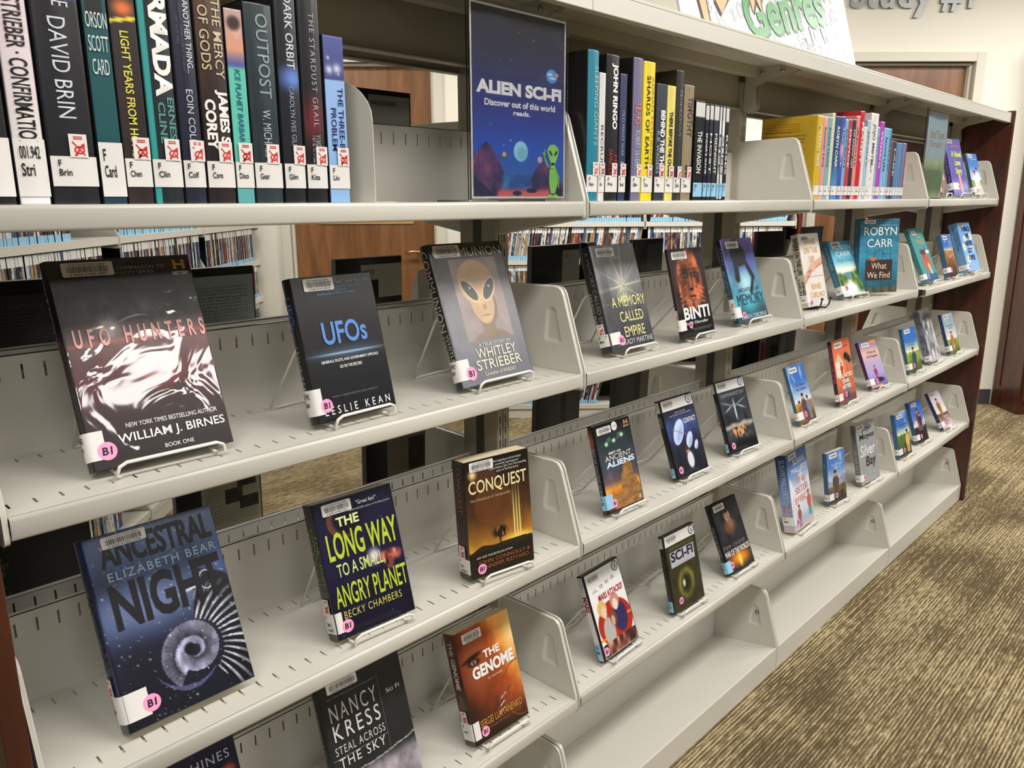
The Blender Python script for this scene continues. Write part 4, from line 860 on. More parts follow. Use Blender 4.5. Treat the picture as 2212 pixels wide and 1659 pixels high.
def pose(k):
    lv, x, y, zb, yaw, lean, W, H, T = FIT[k]; z = ZL[lv]; bot = .0035
    Rt = Vector((math.cos(yaw), math.sin(yaw), 0)); N = Vector((math.sin(yaw), -math.cos(yaw), 0)); U = Vector((0, 0, 1)) * math.cos(lean) - N * math.sin(lean); B = -(N * math.cos(lean) + Vector((0, 0, 1)) * math.sin(lean))
    zz = z + max(zb, .0042 + T * math.sin(lean))
    M = Matrix(((Rt.x, B.x, U.x, x), (Rt.y, B.y, U.y, y), (Rt.z, B.z, U.z, zz), (0, 0, 0, 1)))
    c = Vector((x, y, 0)) + Rt * W / 2; base = Matrix(((Rt.x, -N.x, 0, c.x), (Rt.y, -N.y, 0, c.y), (0, 0, 1, z + .0006), (0, 0, 0, 1)))
    return M, base, lean, W, H, T
def show(k, label, stand_label, **kw):
    M, base, lean, W, H, T = pose(k)
    sw = kw.pop('sw', None); bl = kw.pop('black', False); nost = kw.pop('nostand', False)
    kw.setdefault('group', None)
    nm = 'dvd_case' if kw.get('kind') == 'dvd' else 'book'
    if kw.get('kind') == 'dvd': kw['cat'] = 'dvd case'
    kw.pop('group')
    make_item(nm, label, M, W, H, T, **kw)
    if not nost: stand(base, lean, T, sw or W * .78, stand_label, min(.12, H * .55), bl)
Wt = (.95, .95, .94); Bk = (.06, .06, .07)
cond = dict(bold=.0)
show('ufo_hunters', 'large dark glossy hardcover with wrinkled film, red and grey haze, UFO lettering', 'white wire easel under the big hazy red-grey hardcover', kind='hard', lod=3, front=a_ufoh, spine=lambda U, V: gr(V, (0, (.08, .05, .06)), (.55, (.12, .06, .11)), (.62, (.25, .10, .25)), (.7, (.06, .05, .06)), (1, (.18, .16, .12))),
     pm=PM_WRINK, texts=[('UFO HUNTERS', (.07, .575, .99, .665), (.90, .66, .63), dict(gap=.40, bold=.025)), ('OFFICIAL COMPANION TO\nTELEVISION SERIES', (.26, .915, .80, .955), (.62, .62, .62), dict(shear=0)),
     ('H', (.865, .925, .955, .975), (.82, .60, .25), dict(bold=.04)), ('HISTORY', (.85, .895, .97, .915), (.85, .85, .83), dict(bold=.02)), ('NEW YORK TIMES BESTSELLING AUTHOR', (.27, .175, .93, .197), Wt), ('WILLIAM J. BIRNES', (.20, .095, .97, .15), Wt, dict(bold=.01)), ('BOOK ONE', (.50, .045, .71, .065), Wt)],
     stexts=[('UFO HUNTERS', (.12, .35, .62, .7), (.55, .42, .42), dict(gap=.3)), ('WILLIAM J. BIRNES', (.66, .35, .86, .65), (.3, .25, .3))], bar=(.10, .985, .34, .068), digits='3 5020 61429 4707', call='1.942\nBirn', wrapw=.018, callh=(.012, .045), pink=(.115, .085, .0105))
show('ufos', 'black hardcover with large blue UFOs title', 'white wire easel under the black book with blue title', kind='hard', lod=3, front=a_ufos, spine=flat((.07, .07, .09)),
     texts=[('UFOs', (.25, .52, .80, .68), (.36, .55, .84), dict(bold=.02)), ('GENERALS, PILOTS, AND GOVERNMENT OFFICIALS', (.17, .395, .89, .417), Wt, dict(bold=.01)), ('GO ON THE RECORD', (.38, .35, .66, .372), Wt, dict(bold=.01)), ('WITH A FOREWORD BY JOHN PODESTA', (.22, .152, .80, .170), (.45, .47, .5)), ('LESLIE KEAN', (.10, .045, .93, .10), Wt, dict(gap=.35)),
     ('A New York Times Bestseller', (.34, .938, .96, .962), (.62, .66, .7)), ('"A treasure trove of insightful and eye-opening information."\n—MICHIO KAKU, Ph.D.\nbestselling author of Physics of the Future', (.18, .862, .84, .925), (.38, .55, .68))],
     stexts=[('UFOs', (.12, .2, .36, .8), (.22, .33, .55), dict(bold=.02)), ('LESLIE KEAN', (.46, .3, .80, .62), (.65, .66, .68), dict(gap=.3))], bar=(.14, .985, .36, .085), digits='3 5020 61412 8319', call='001.942\nKean', wrapw=.013, callh=(.012, .048), pink=(.135, .115, .0095))
show('communion', 'grey hardcover with a large tan alien face and pointed dark eyes', 'white wire easel under the alien face book', kind='hard', lod=3, front=a_comm, spine=flat((.14, .14, .15)),
     texts=[('COMMUNION', (.04, .90, .97, .965), (.80, .76, .66)), ('A TRUE STORY BY', (.33, .255, .78, .28), (.86, .84, .74)), ('WHITLEY', (.27, .175, .83, .245), (.92, .90, .80)), ('STRIEBER', (.24, .095, .87, .165), (.92, .90, .80)), ('Co-author of WARDAY', (.32, .05, .76, .078), (.86, .84, .76))],
     stexts=[('COMMUNION', (.04, .15, .60, .85), (.78, .74, .64)), ('WHITLEY\nSTRIEBER', (.62, .15, .85, .92), (.74, .71, .62))], bar=(.06, .985, .34, .085), digits='3 5020 60121 0742', call='001.942\nStri', wrapw=.024, callh=(.012, .046), pink=(.145, .088, .0115))
def coverm(U, V): return np.array((.10, .095, .12)) * (.8 + .4 * fbm(U, V, 5, 3))[..., None]
show('memory', 'grey hardcover with pale yellow title and bursting rays of light', 'white wire easel under the grey book with yellow title', kind='hard', lod=2, front=a_memory, spine=coverm,
     texts=[('A MEMORY\nCALLED\nEMPIRE', (.20, .115, .98, .50), (.93, .90, .62)), ('ARKADY MARTINE', (.16, .045, .97, .095), (.78, .78, .78)), ('ANN LECKIE', (.38, .86, .62, .885), (.75, .75, .76))],
     stexts=[('A MEMORY CALLED EMPIRE', (.05, .52, .86, .82), (.56, .52, .52)), ('ARKADY MARTINE', (.42, .12, .84, .36), (.74, .72, .70))], bar=(.10, .97, .40, .085), call='F\nMart', genre=True, wrapw=.036, callh=(.014, .038), pink=(.24, .095, .0105))
show('binti', 'slim dark book with a painted orange face held by hands', 'white wire easel under the painted face book', kind='paper', lod=2, front=a_binti, spine=flat((.12, .09, .10)), pm=PM_MID, texts=[('BINTI', (.16, .20, .92, .34), (.92, .92, .92), dict(bold=.03)), ('Nnedi Okorafor', (.12, .145, .84, .178), Wt), ('HUGO AND NEBULA AWARD WINNERS', (.14, .375, .86, .39), (.66, .6, .62)), ('a pleasure to see page after page of such writing\nand a heroine of rare power and grace', (.32, .07, .92, .10), (.6, .6, .62))],
     stexts=[('BINTI', (.3, .3, .5, .8), (.5, .2, .18))], bar=(.08, .965, .44, .085), call='F\nOko', wrapw=.024, callh=(.018, .042), genre=True, pink=(.30, .14, .0075), sw=.09)
show('architects', 'blue and purple hardcover with a dark bowed astronaut figure', 'white wire easel under the blue astronaut book', kind='hard', lod=2, front=a_arch, spine=lambda U, V: gr(V, (0, (.06, .14, .18)), (.5, (.08, .14, .26)), (1, (.07, .06, .12))), texts=[('ARCHITECTS OF', (.20, .355, .88, .40), (.12, .22, .36)), ('MEMORY', (.10, .20, .98, .33), (.14, .25, .38)), ('KAREN OSBORNE', (.12, .035, .94, .085), (.74, .82, .86))],
     stexts=[('KAREN\nOSBORNE', (.06, .1, .34, .92), (.50, .52, .64)), ('ARCHITECTS OF MEMORY', (.36, .25, .96, .72), (.42, .62, .70))], bar=(.12, .965, .40, .085), call='F\nOsbo', wrapw=.022, callh=(.014, .040), genre=True, pink=(.21, .085, .0085))
show('swear', 'thick cream paperback with two hands clasping and gold title', 'black wire easel with round knobs under the cream clasped-hands book', lod=2, black=True, front=a_swear, spine=flat((.78, .75, .68)), texts=[('SWEAR\nON THIS\nLIFE', (.18, .61, .84, .93), (.86, .70, .40)), ('RENÉE\nCARLINO', (.18, .12, .90, .33), (.86, .70, .42)), ('a novel of first love and second chances', (.1, .405, .95, .42), (.4, .4, .42))],
     stexts=[('SWEAR ON THIS LIFE', (.05, .25, .55, .85), Bk, dict(bold=.02)), ('RENÉE\nCARLINO', (.6, .1, .88, .95), Bk, dict(bold=.02))], bar=(.10, .97, .38, .075), call='F\nCarl', callh=(.012, .035), pink=(.17, .06, .0085))
show('virgin', 'teal paperback with a river valley and white author name', 'white wire easel under the teal river valley paperback', lod=2, front=a_virgin, spine=lambda U, V: gr(V, (0, (.30, .45, .52)), (1, (.14, .42, .56))), texts=[('ROBYN\nCARR', (.10, .72, .94, .93), Wt), ('Virgin River', (.16, .60, .90, .69), (.50, .62, .70), dict(shear=.15))], stexts=[('ROBYN CARR', (.1, .3, .5, .75), (.55, .72, .78)), ('VIRGIN RIVER', (.55, .3, .85, .7), (.5, .65, .7))], bar=(.10, .985, .40, .09), call='F\nCarr', callh=(.010, .034), wrapw=.02, pink=(.22, .15, .009))
show('whatwefind', 'tall teal book standing upright with a hanging wooden sign on its cover', '', nostand=True, lod=2, front=a_what, spine=flat((.16, .36, .44)), texts=[('ROBYN\nCARR', (.10, .62, .93, .89), Wt), ('What\nWe Find', (.22, .20, .80, .41), (.93, .85, .78)), ('#1 NEW YORK TIMES BESTSELLING AUTHOR', (.2, .905, .95, .922), (.75, .85, .9))], stexts=[('GRAND NATION', (.12, .3, .45, .8), (.3, .55, .62))], bar=(.10, .985, .28, .05), group=None)
show('teal', 'muted teal paperback with a figure in a red coat', 'white wire easel under the muted teal paperback', lod=1, front=a_teal, spine=flat((.20, .50, .50)), texts=[('WILD\nTANGLE', (.28, .70, .86, .90), (.88, .80, .42), dict(shear=.2))], bar=(.12, .95, .36, .08), call='F\nRogers', wrapw=.026, callh=(.012, .032), pink=(.30, .10, .0085))
show('cowboy', 'small blue and brown paperback with a cattle landscape in the last bay', 'white wire easel under the small cattle landscape paperback', lod=1, front=scene((.22, .44, .76), (.85, .80, .72), ((.22, .14, .10), (.75, .50, .28)), [(.45, .12, .4, (.5, .3, .2))], 8, .62), spine=flat((.24, .38, .54)), texts=[('THE RANCHER\nBOSS', (.3, .45, .8, .52), Wt)], bar=(.10, .965, .5, .09), call='F\nReed', wrapw=.03, callh=(.018, .038), pink=(.34, .15, .0085))
show('things', 'thick pale blue paperback with daisies and dark hand-lettered title', 'white wire easel under the pale blue daisy paperback', lod=2, front=a_things, spine=flat((.40, .60, .80)), texts=[('THINGS\nWE\nNEVER\nGOT\nOVER', (.22, .22, .90, .92), (.10, .18, .42), dict(bold=.02))], stexts=[('THINGS WE\nNEVER GOT OVER', (.08, .35, .55, .85), (.14, .24, .5)), ('LUCY SCORE', (.6, .35, .9, .8), (.6, .76, .9))], bar=(.10, .975, .32, .07), call='F\nScore', wrapw=.02, callh=(.010, .030), pink=(.17, .10, .009))
show('couple', 'small brown and grey romance paperback half hidden behind the clear sign', 'white wire easel under the romance behind the clear sign', lod=1, front=scene((.62, .55, .50), (.80, .70, .60), ((.40, .35, .34), (.55, .40, .32)), [(.4, .2, .6, (.7, .5, .42)), (.65, .25, .55, (.45, .4, .4))], 3), spine=flat((.08, .12, .16)), bar=(.1, .97, .4, .08), call='F\nBrad', wrapw=.03, callh=(.012, .032), pink=(.36, .10, .0085))
show('novellove', 'thick violet-blue paperback with yellow script title and a pencil', 'white wire easel under the violet-blue script title book', lod=2, front=a_novel, spine=flat((.22, .20, .52)), texts=[('A Novel\nLove\nStory', (.24, .34, .90, .78), (.90, .92, .42), dict(bold=.03, shear=.15)), ('Ashley Poston', (.25, .83, .85, .90), (.86, .5, .65), dict(shear=.2))], stexts=[('A Novel Love Story', (.05, .25, .62, .8), (.70, .62, .40), dict(shear=.2)), ('Ashley Poston', (.66, .35, .9, .75), (.8, .5, .7))], bar=(.10, .98, .34, .07), call='F\nPost', wrapw=.05, callh=(.020, .046), pink=(.42, .15, .0085))
show('blueromance', 'small blue paperback with a woman in white on the top shelf of the last bay', 'white wire easel under the small blue paperback on the top shelf', lod=1, front=scene((.24, .47, .78), (.86, .90, .92), ((.80, .78, .74), (.55, .60, .35)), [(.42, .08, .5, (.93, .92, .90)), (.68, .15, .5, (.9, .9, .92))], 9), spine=flat((.22, .34, .44)), texts=[('JILL KEMERER', (.3, .84, .85, .87), Wt)], bar=(.10, .975, .42, .085), call='F\nKeme', wrapw=.03, callh=(.010, .030), pink=(.36, .10, .0085))
# third level
def sl(c0, c1): return lambda U, V: gr(V, (0, c0), (1, c1))
def disc2(root, W, H, T): one('round_label', root, lambda b: (disc(b, .56 * W, .93 * H, .0095, -.0011, M_PAPER), letters(b, 'YOU', (.50 * W, .92 * H, .62 * W, .94 * H), lambda p, q: (p, -.0013, q), M_INK)))
show('ancient', 'clear disc case with a saucer above a stone sphinx at sunset', 'white wire easel under the saucer and sphinx disc case', kind='dvd', lod=2, front=a_aliens, spine=lambda U, V: gr(V, (0, (.10, .10, .14)), (.6, (.10, .12, .18)), (.85, (.62, .32, .24)), (1, (.14, .12, .16))), extra=disc2, texts=[('BEST OF', (.30, .635, .62, .66), Wt, dict(bold=.02)), ('ANCIENT', (.18, .565, .88, .625), (.90, .86, .80)), ('ALIENS', (.18, .49, .94, .555), (.80, .88, .96), dict(bold=.04)), ('H', (.82, .91, .93, .965), (.85, .55, .2), dict(bold=.04)), ('HISTORY', (.80, .885, .95, .90), Wt), ('2', (.86, .05, .93, .085), Wt)], stexts=[('BEST OF ANCIENT ALIENS', (.25, .3, .80, .75), (.68, .68, .72))], bar=(.10, .955, .36, .08), call='DVD\n001.942', wrapw=.024, callh=(.010, .040), cat='dvd case', pink=(.22, .10, .0085))
show('contact', 'black disc case with white top band and radio dishes at night', 'white wire easel under the radio dish disc case', kind='dvd', lod=2, white_band=True, front=a_contact, spine=flat((.07, .07, .09)), texts=[('CONTACT', (.56, .64, .94, .70), Wt, dict(bold=.01)), ('JODIE FOSTER\nMATTHEW McCONAUGHEY', (.20, .76, .86, .81), (.66, .68, .72))], stexts=[('CONTACT', (.20, .25, .34, .75), (.75, .75, .75))], bar=(.06, .97, .34, .085), seal=(.86, .925, (.25, .36, .48)), call='DVD\nCont', wrapw=-.001, callh=(.006, .028), pink=(.17, .10, .0085))
show('independence', 'black disc case with white top band and a pale face over burning clouds', 'white wire easel under the pale face disc case', kind='dvd', lod=2, white_band=True, front=a_indep, spine=flat((.07, .07, .08)), texts=[('INDEPENDENCE DAY', (.12, .765, .90, .81), (.62, .66, .70), dict(gap=.15))], stexts=[('INDEPENDENCE DAY', (.28, .25, .78, .75), (.45, .46, .48))], bar=(.06, .97, .34, .085), seal=(.86, .925, (.25, .36, .48)), call='DVD\nInde', wrapw=-.001, callh=(.006, .028), pink=(.16, .10, .0085))
def mm(k, label, fr, sp, title, seed, who, cn, **kw):
    kw.setdefault('pink', (.42, .135, .0085))
    show(k, label, 'white wire easel under the ' + who, lod=1, front=fr, spine=flat(sp), texts=title, bar=(.10, .965, .46, .09), call='F\n' + cn, wrapw=.030, callh=(.012, .034), **kw)
fam = [(.25, .02, .36, (.55, .35, .3)), (.5, .03, .46, (.35, .25, .25)), (.75, .03, .4, (.45, .5, .6))]
mm('protect', 'small blue paperback with a family in a golden field', blue_rom(4, fam, ((.35, .25, .12), (.72, .55, .22))), (.24, .38, .52), [('To Protect\nHis Children', (.25, .55, .85, .68), (.33, .33, .45))], 4, 'golden field family paperback', 'Good')
mm('haunted', 'orange paperback with a white house and a couple standing', a_haunted, (.25, .09, .18), [('HAUNTED\nEVER\nAFTER', (.10, .22, .92, .46), (.98, .93, .88), dict(bold=.03)), ('JEN DeLUCA', (.3, .86, .86, .90), (.3, .1, .12))], 4, 'orange haunted house paperback', 'DeLu', stexts=[('HAUNTED EVER AFTER', (.05, .25, .66, .78), (.80, .45, .55))])
mm('daughter', 'small lilac paperback with a child on a snowy slope', a_daughter, (.32, .12, .30), [('A Mom for\nHis Daughter', (.25, .62, .88, .78), (.35, .25, .38))], 5, 'lilac snow paperback', 'Good')
mm('c41', 'small green and blue paperback with tall trees and a rider', scene((.22, .45, .78), (.90, .93, .75), ((.24, .30, .12), (.62, .72, .30)), [(.55, .04, .5, (.2, .3, .35))], 6, .45), (.22, .36, .52), [('The Rancher\'s\nSanctuary', (.2, .58, .8, .70), (.42, .50, .32))], 6, 'green woodland rider paperback', 'Malm')
show('c42', 'tall silver-grey paperback with bare frosty trees', 'white wire easel under the silver-grey frosty paperback', lod=1, front=a_grey, spine=lambda U, V: gr(vn(U, V, 3, 4, 14), (.4, (.55, .56, .62)), (.6, (.38, .40, .50))), stexts=[('EXPOSED', (.1, .2, .8, .8), (.36, .38, .50))], bar=(.10, .97, .28, .05), call='F\nHann', wrapw=.012, callh=(.008, .030), pink=(.15, .12, .0085))
mm('c43', 'small blue-spined paperback with green lawn and a brown-hatted rider', scene((.60, .68, .74), (.90, .86, .84), ((.32, .40, .12), (.55, .62, .25)), [(.5, .12, .42, (.72, .42, .30), (.8, .6, .5), (.8, .5, .4), (.55, .28, .12))], 7, .36), (.16, .26, .45), [('Reuniting His\nFamily', (.2, .60, .85, .72), (.42, .48, .55))], 7, 'lawn and rider paperback', 'Minto')
# near left, third level
show('ancestral', 'large blue starry hardcover with black title and a silver spiral', '', nostand=True, kind='hard', lod=3, front=a_ances, spine=lambda U, V: gr(V + .2 * (fbm(U, V, 4, 3) - .5), (0, (.10, .13, .20)), (.4, (.10, .14, .26)), (.8, (.12, .18, .42)), (1, (.16, .22, .45))), texts=[('ANCESTRAL', (.10, .825, .96, .97), (.07, .07, .08), dict(bold=.03)), ('HUGO AWARD-WINNING AUTHOR', (.16, .805, .95, .823), (.35, .45, .60), dict(gap=.2)), ('ELIZABETH BEAR', (.12, .755, .96, .80), (.66, .80, .90), dict(gap=.1, bold=.01)), ('NIGHT', (.10, .50, .96, .74), (.06, .06, .08), dict(bold=.035))], stexts=[('ANCESTRAL NIGHT', (.28, .35, .92, .75), (.13, .15, .20), dict(bold=.02))], bar=(.13, .985, .33, .062), digits='3 5020 61502 7254', call='F\nBear', genre=True, wrapw=.030, callh=(.012, .046), pink=(.20, .105, .0105))
gg = (.72, .80, .22)
show('longway', 'dark navy paperback with green and white tapered title and red spacecraft', 'white wire easel under the navy book with green title', lod=3, pm=PM_MID, front=a_long, spine=flat((.07, .06, .10)), texts=[('THE', (.24, .79, .52, .86), (.85, .90, .62), dict(bold=.03)), ('LONG WAY', (.08, .56, .97, .76), gg, dict(bold=.02)), ('TO A SMALL,', (.14, .42, .74, .53), (.80, .86, .52), dict(bold=.01)), ('ANGRY PLANET', (.06, .22, .98, .38), gg, dict(bold=.01)), ('BECKY CHAMBERS', (.12, .135, .86, .19), (.80, .76, .38), dict(gap=.08)), ('"Great fun!"', (.52, .915, .78, .945), Wt), ('—ANN LECKIE, author of Ancillary Justice', (.40, .875, .95, .893), (.75, .75, .8))],
     stexts=[('THE\nLONG\nWAY', (.18, .1, .40, .9), (.55, .62, .30)), ('ANGRY\nPLANET', (.42, .1, .60, .9), (.5, .56, .3)), ('BECKY CHAMBERS', (.64, .3, .76, .8), (.45, .42, .3))], bar=(.10, .975, .36, .085), digits='3 5020 61478 5532', call='F\nCham\nS wayf 1', genre=True, wrapw=.012, callh=(.010, .040), pink=(.135, .085, .0095))
show('conquest', 'thick dark gold and black paperback with a column of light over hills', 'white wire easel under the dark gold light-column book', lod=3, pm=PM_MID, front=a_conq, spine=flat((.09, .06, .06)), texts=[('CONQUEST', (.05, .70, .95, .83), (.93, .88, .66), dict(bold=.01)), ('THE CHRONICLES OF THE INVADERS', (.06, .655, .68, .675), (.75, .68, .55)), ('from beginning to end and written\na torrential, captivating pace."\n—James Dashner, New York Times bestselling\nauthor of The Maze Runner', (.36, .86, .96, .965), (.82, .82, .82)), ('NEW YORK TIMES BESTSELLING AUTHOR', (.10, .165, .66, .182), (.85, .82, .78)), ('JOHN CONNOLLY &\nJENNIFER RIDYARD', (.12, .055, .94, .145), (.66, .36, .22))],
     stexts=[('CONQUEST', (.05, .3, .44, .72), (.62, .36, .26)), ('JOHN CONNOLLY\nJENNIFER RIDYARD', (.52, .15, .80, .7), (.50, .24, .16))], bar=(.08, .985, .36, .08), digits='3 5020 61431 1977', call='F\nConn\nS chro 1', genre=True, callw=(0.0, .95), callh=(.010, .036), pink=(.17, .075, .0090))
show('genome', 'orange-brown paperback with a blurred face and white angular title', 'white wire easel under the orange-brown paperback', lod=3, pm=PM_MID, front=a_genome, spine=lambda U, V: gr(V, (0, (.28, .14, .12)), (.3, (.14, .06, .06)), (1, (.42, .16, .12))), texts=[('THE', (.42, .68, .72, .75), Wt, dict(bold=.03)), ('GENOME', (.18, .54, .94, .65), Wt, dict(bold=.04)), ('A NOVEL', (.42, .49, .70, .51), (.9, .8, .75)), ('SERGEI LUKYANENKO', (.14, .125, .92, .19), (.82, .58, .28)), ('AUTHOR OF NIGHT WATCH', (.22, .085, .88, .108), (.55, .36, .25))], stexts=[('THE GENOME', (.07, .3, .50, .7), (.85, .78, .74), dict(bold=.04)), ('SERGEI LUKYANENKO', (.55, .35, .80, .7), (.72, .45, .22))], bar=(.12, .965, .34, .085), digits='3 5020 61448 3854', call='F\nLuky', genre=True, wrapw=.016, callh=(.010, .042), pink=(.20, .085, .0092))
def kr(root, W, H, T): one('cover_rule', root, lambda b: (b.add([(x * W, -.0009, z * H) for x, z in ((.02, .475), (.68, .475), (.68, .478), (.02, .478))], [(0, 1, 2, 3)], ink_m((.6, .6, .62))), b.add([(x * W, -.0009, z * H) for x, z in ((.68, .36), (.683, .36), (.683, .90), (.68, .90))], [(0, 1, 2, 3)], ink_m((.5, .5, .52)))))
show('kress', 'black and grey hardcover with a pale moonscape, partly cut by the frame', '', nostand=True, kind='hard', lod=3, front=a_kress, spine=flat((.10, .10, .11)), extra=kr, texts=[('NANCY', (.08, .72, .64, .83), (.82, .81, .80), dict(gap=.15)), ('KRESS', (.08, .59, .64, .70), (.86, .85, .84), dict(gap=.15)), ('STEAL ACROSS', (.06, .50, .66, .555), (.80, .80, .80), dict(gap=.1)), ('THE SKY', (.08, .41, .64, .475), (.86, .85, .85), dict(gap=.1)), ('Sci Fi', (.76, .735, .93, .765), Wt), ('New from Nebula Award-winning author', (.08, .865, .66, .885), (.5, .5, .5))], stexts=[('NANCY KRESS', (.18, .3, .5, .7), (.45, .45, .45))], bar=(.10, .975, .36, .07), digits='3 5020 61372 5034')
show('hines', 'dark blue starry book at the bottom edge with white serif author name', '', nostand=True, lod=2, front=a_hines, spine=flat((.08, .08, .14)), texts=[('JIM C. HINES', (.06, .855, .92, .93), (.72, .76, .84), dict(gap=.08))], bar=None)
# fourth level
show('mars', 'white disc case with a red disc and comic figures, nearest in the second bay', 'white wire easel under the white comic disc case', kind='dvd', lod=2, front=a_mars, spine=flat((.86, .86, .87)), texts=[('MARS ATTACKS!', (.24, .635, .92, .71), (.66, .14, .16), dict(bold=.03, shear=.2)), ('JACK\nNICHOLSON', (.14, .755, .28, .79), Bk), ('GLENN\nCLOSE', (.34, .77, .44, .805), Bk), ('ANNETTE\nBENING', (.50, .785, .62, .82), Bk), ('PIERCE\nBROSNAN', (.67, .80, .78, .835), Bk)], stexts=[('MARS', (.24, .1, .42, .9), (.62, .12, .12), dict(bold=.04))], bar=(.06, .955, .34, .08), seal=(.86, .92, (.40, .42, .44)), call='DVD\nMars', wrapw=-.001, callh=(.006, .040), pink=(.11, .095, .0092))
show('scifi', 'olive and black disc case with a large eye and white top band', 'white wire easel under the olive eye disc case', kind='dvd', lod=2, white_band=True, front=a_scifi, spine=flat((.08, .08, .06)), texts=[('SCI-FI', (.16, .63, .84, .755), Bk, dict(bold=.03)), ('CLASSICS', (.30, .575, .82, .605), (.75, .74, .60)), ('ROGER CORMAN\'S CULT CLASSICS', (.14, .79, .88, .82), (.50, .48, .26))], stexts=[('SCI-FI CLASSICS', (.25, .3, .7, .7), (.4, .38, .2))], bar=(.06, .97, .36, .085), seal=(.88, .925, (.30, .30, .32)), call='DVD\nSciF', callw=(0, .98), wrapw=.02, callh=(.006, .032), pink=(.26, .125, .0085))
show('war', 'dark disc case with a brooding man over a fiery glow', 'white wire easel under the fiery glow disc case', kind='dvd', lod=2, front=a_war, spine=flat((.07, .07, .08)), texts=[('TOM CRUISE', (.06, .335, .86, .385), (.55, .55, .56), dict(gap=.2)), ('WAR OF THE WORLDS', (.06, .23, .96, .31), (.88, .86, .84), dict(bold=.02))], stexts=[('WAR OF THE WORLDS', (.30, .25, .72, .8), (.62, .62, .62))], bar=(.12, .965, .38, .09), call='DVD\nWar', wrapw=.022, callh=(.006, .036), pink=(.20, .115, .0085))
show('sister', 'thick blue-sky paperback with red title and people walking on sand', 'white wire easel under the thick blue-sky paperback', lod=2, front=a_sister, spine=lambda U, V: gr(V, (0, (.80, .70, .72)), (.18, (.66, .74, .84)), (.5, (.50, .62, .82)), (1, (.13, .26, .48))), texts=[('SUSAN\nMALLERY', (.16, .72, .94, .90), Wt), ('THE\nSISTER\nEFFECT', (.20, .33, .92, .66), (.86, .48, .44))], stexts=[('SUSAN MALLERY', (.06, .3, .56, .78), (.80, .85, .92)), ('THE SISTER\nEFFECT', (.60, .15, .84, .9), (.80, .42, .40))], bar=(.10, .985, .36, .07), call='F\nMall', wrapw=.016, callh=(.022, .048), pink=(.20, .11, .0095))
mm('marshal', 'small blue paperback with snowy mountains and a seated man', scene((.28, .48, .78), (.82, .86, .90), ((.14, .13, .12), (.50, .45, .28)), [(.42, .10, .52, (.30, .26, .25)), (.75, .06, .2, (.1, .1, .1))], 11, .38, hills=(.55, .58, .68)), (.26, .40, .54), [('The Marshal\'s\nMission', (.2, .66, .85, .76), (.88, .92, .96))], 11, 'mountain man paperback', 'Bast', stexts=[('Anna', (.2, .3, .3, .7), (.5, .62, .75))])
show('silver', 'thick grey paperback with swirling black and white lettering', 'white wire easel under the grey lettered paperback', lod=2, front=a_silver, spine=flat((.45, .46, .47)), texts=[('Jojo\nMoyes', (.14, .70, .92, .96), (.16, .17, .20), dict(bold=.01, shear=.12)), ('Silver', (.10, .45, .88, .64), (.95, .95, .95), dict(bold=.01, shear=.15)), ('Bay', (.34, .22, .88, .43), (.13, .14, .18), dict(bold=.01, shear=.15)), ('author of Me Before You', (.5, .13, .86, .15), (.82, .82, .82))], stexts=[('JOJO MOYES', (.08, .3, .30, .75), (.2, .2, .24)), ('SILVER BAY', (.42, .25, .80, .75), (.75, .75, .76))], bar=(.04, .975, .36, .075), call='F\nMoye', wrapw=.02, callh=(.012, .036), pink=(.20, .11, .0090))
mm('d41', 'small blue paperback with a man in a yellow shirt and a cat', scene((.22, .45, .78), (.88, .92, .80), ((.14, .18, .15), (.40, .55, .22)), [(.78, .06, .5, (.86, .70, .40))], 12, .5), (.24, .40, .56), [('The Sheriff\'s\nPromise', (.2, .64, .85, .74), (.2, .35, .6))], 12, 'yellow shirt cowboy paperback', 'Hor')
mm('d42', 'small violet-sky paperback with a dark-haired couple by peaks', scene((.26, .44, .80), (.55, .58, .85), ((.14, .11, .12), (.22, .18, .20)), [(.5, .30, .5, (.45, .25, .2)), (.62, .28, .42, (.25, .2, .25))], 13, .42, hills=(.80, .80, .88)), (.22, .36, .50), [('Their Mountain\nReunion', (.2, .28, .88, .38), (.7, .66, .66))], 13, 'violet-sky couple paperback', 'Lynn')
mm('d43', 'small white blossom paperback leaning far back in the last bay', scene((.82, .78, .84), (.90, .86, .84), ((.85, .80, .84), (.40, .28, .22)), [(.45, .30, .5, (.55, .42, .22))], 14, .4), (.10, .20, .34), [('Learning to\nTrust', (.4, .22, .9, .34), (.9, .88, .88))], 14, 'far-leaning blossom paperback', 'Hill')

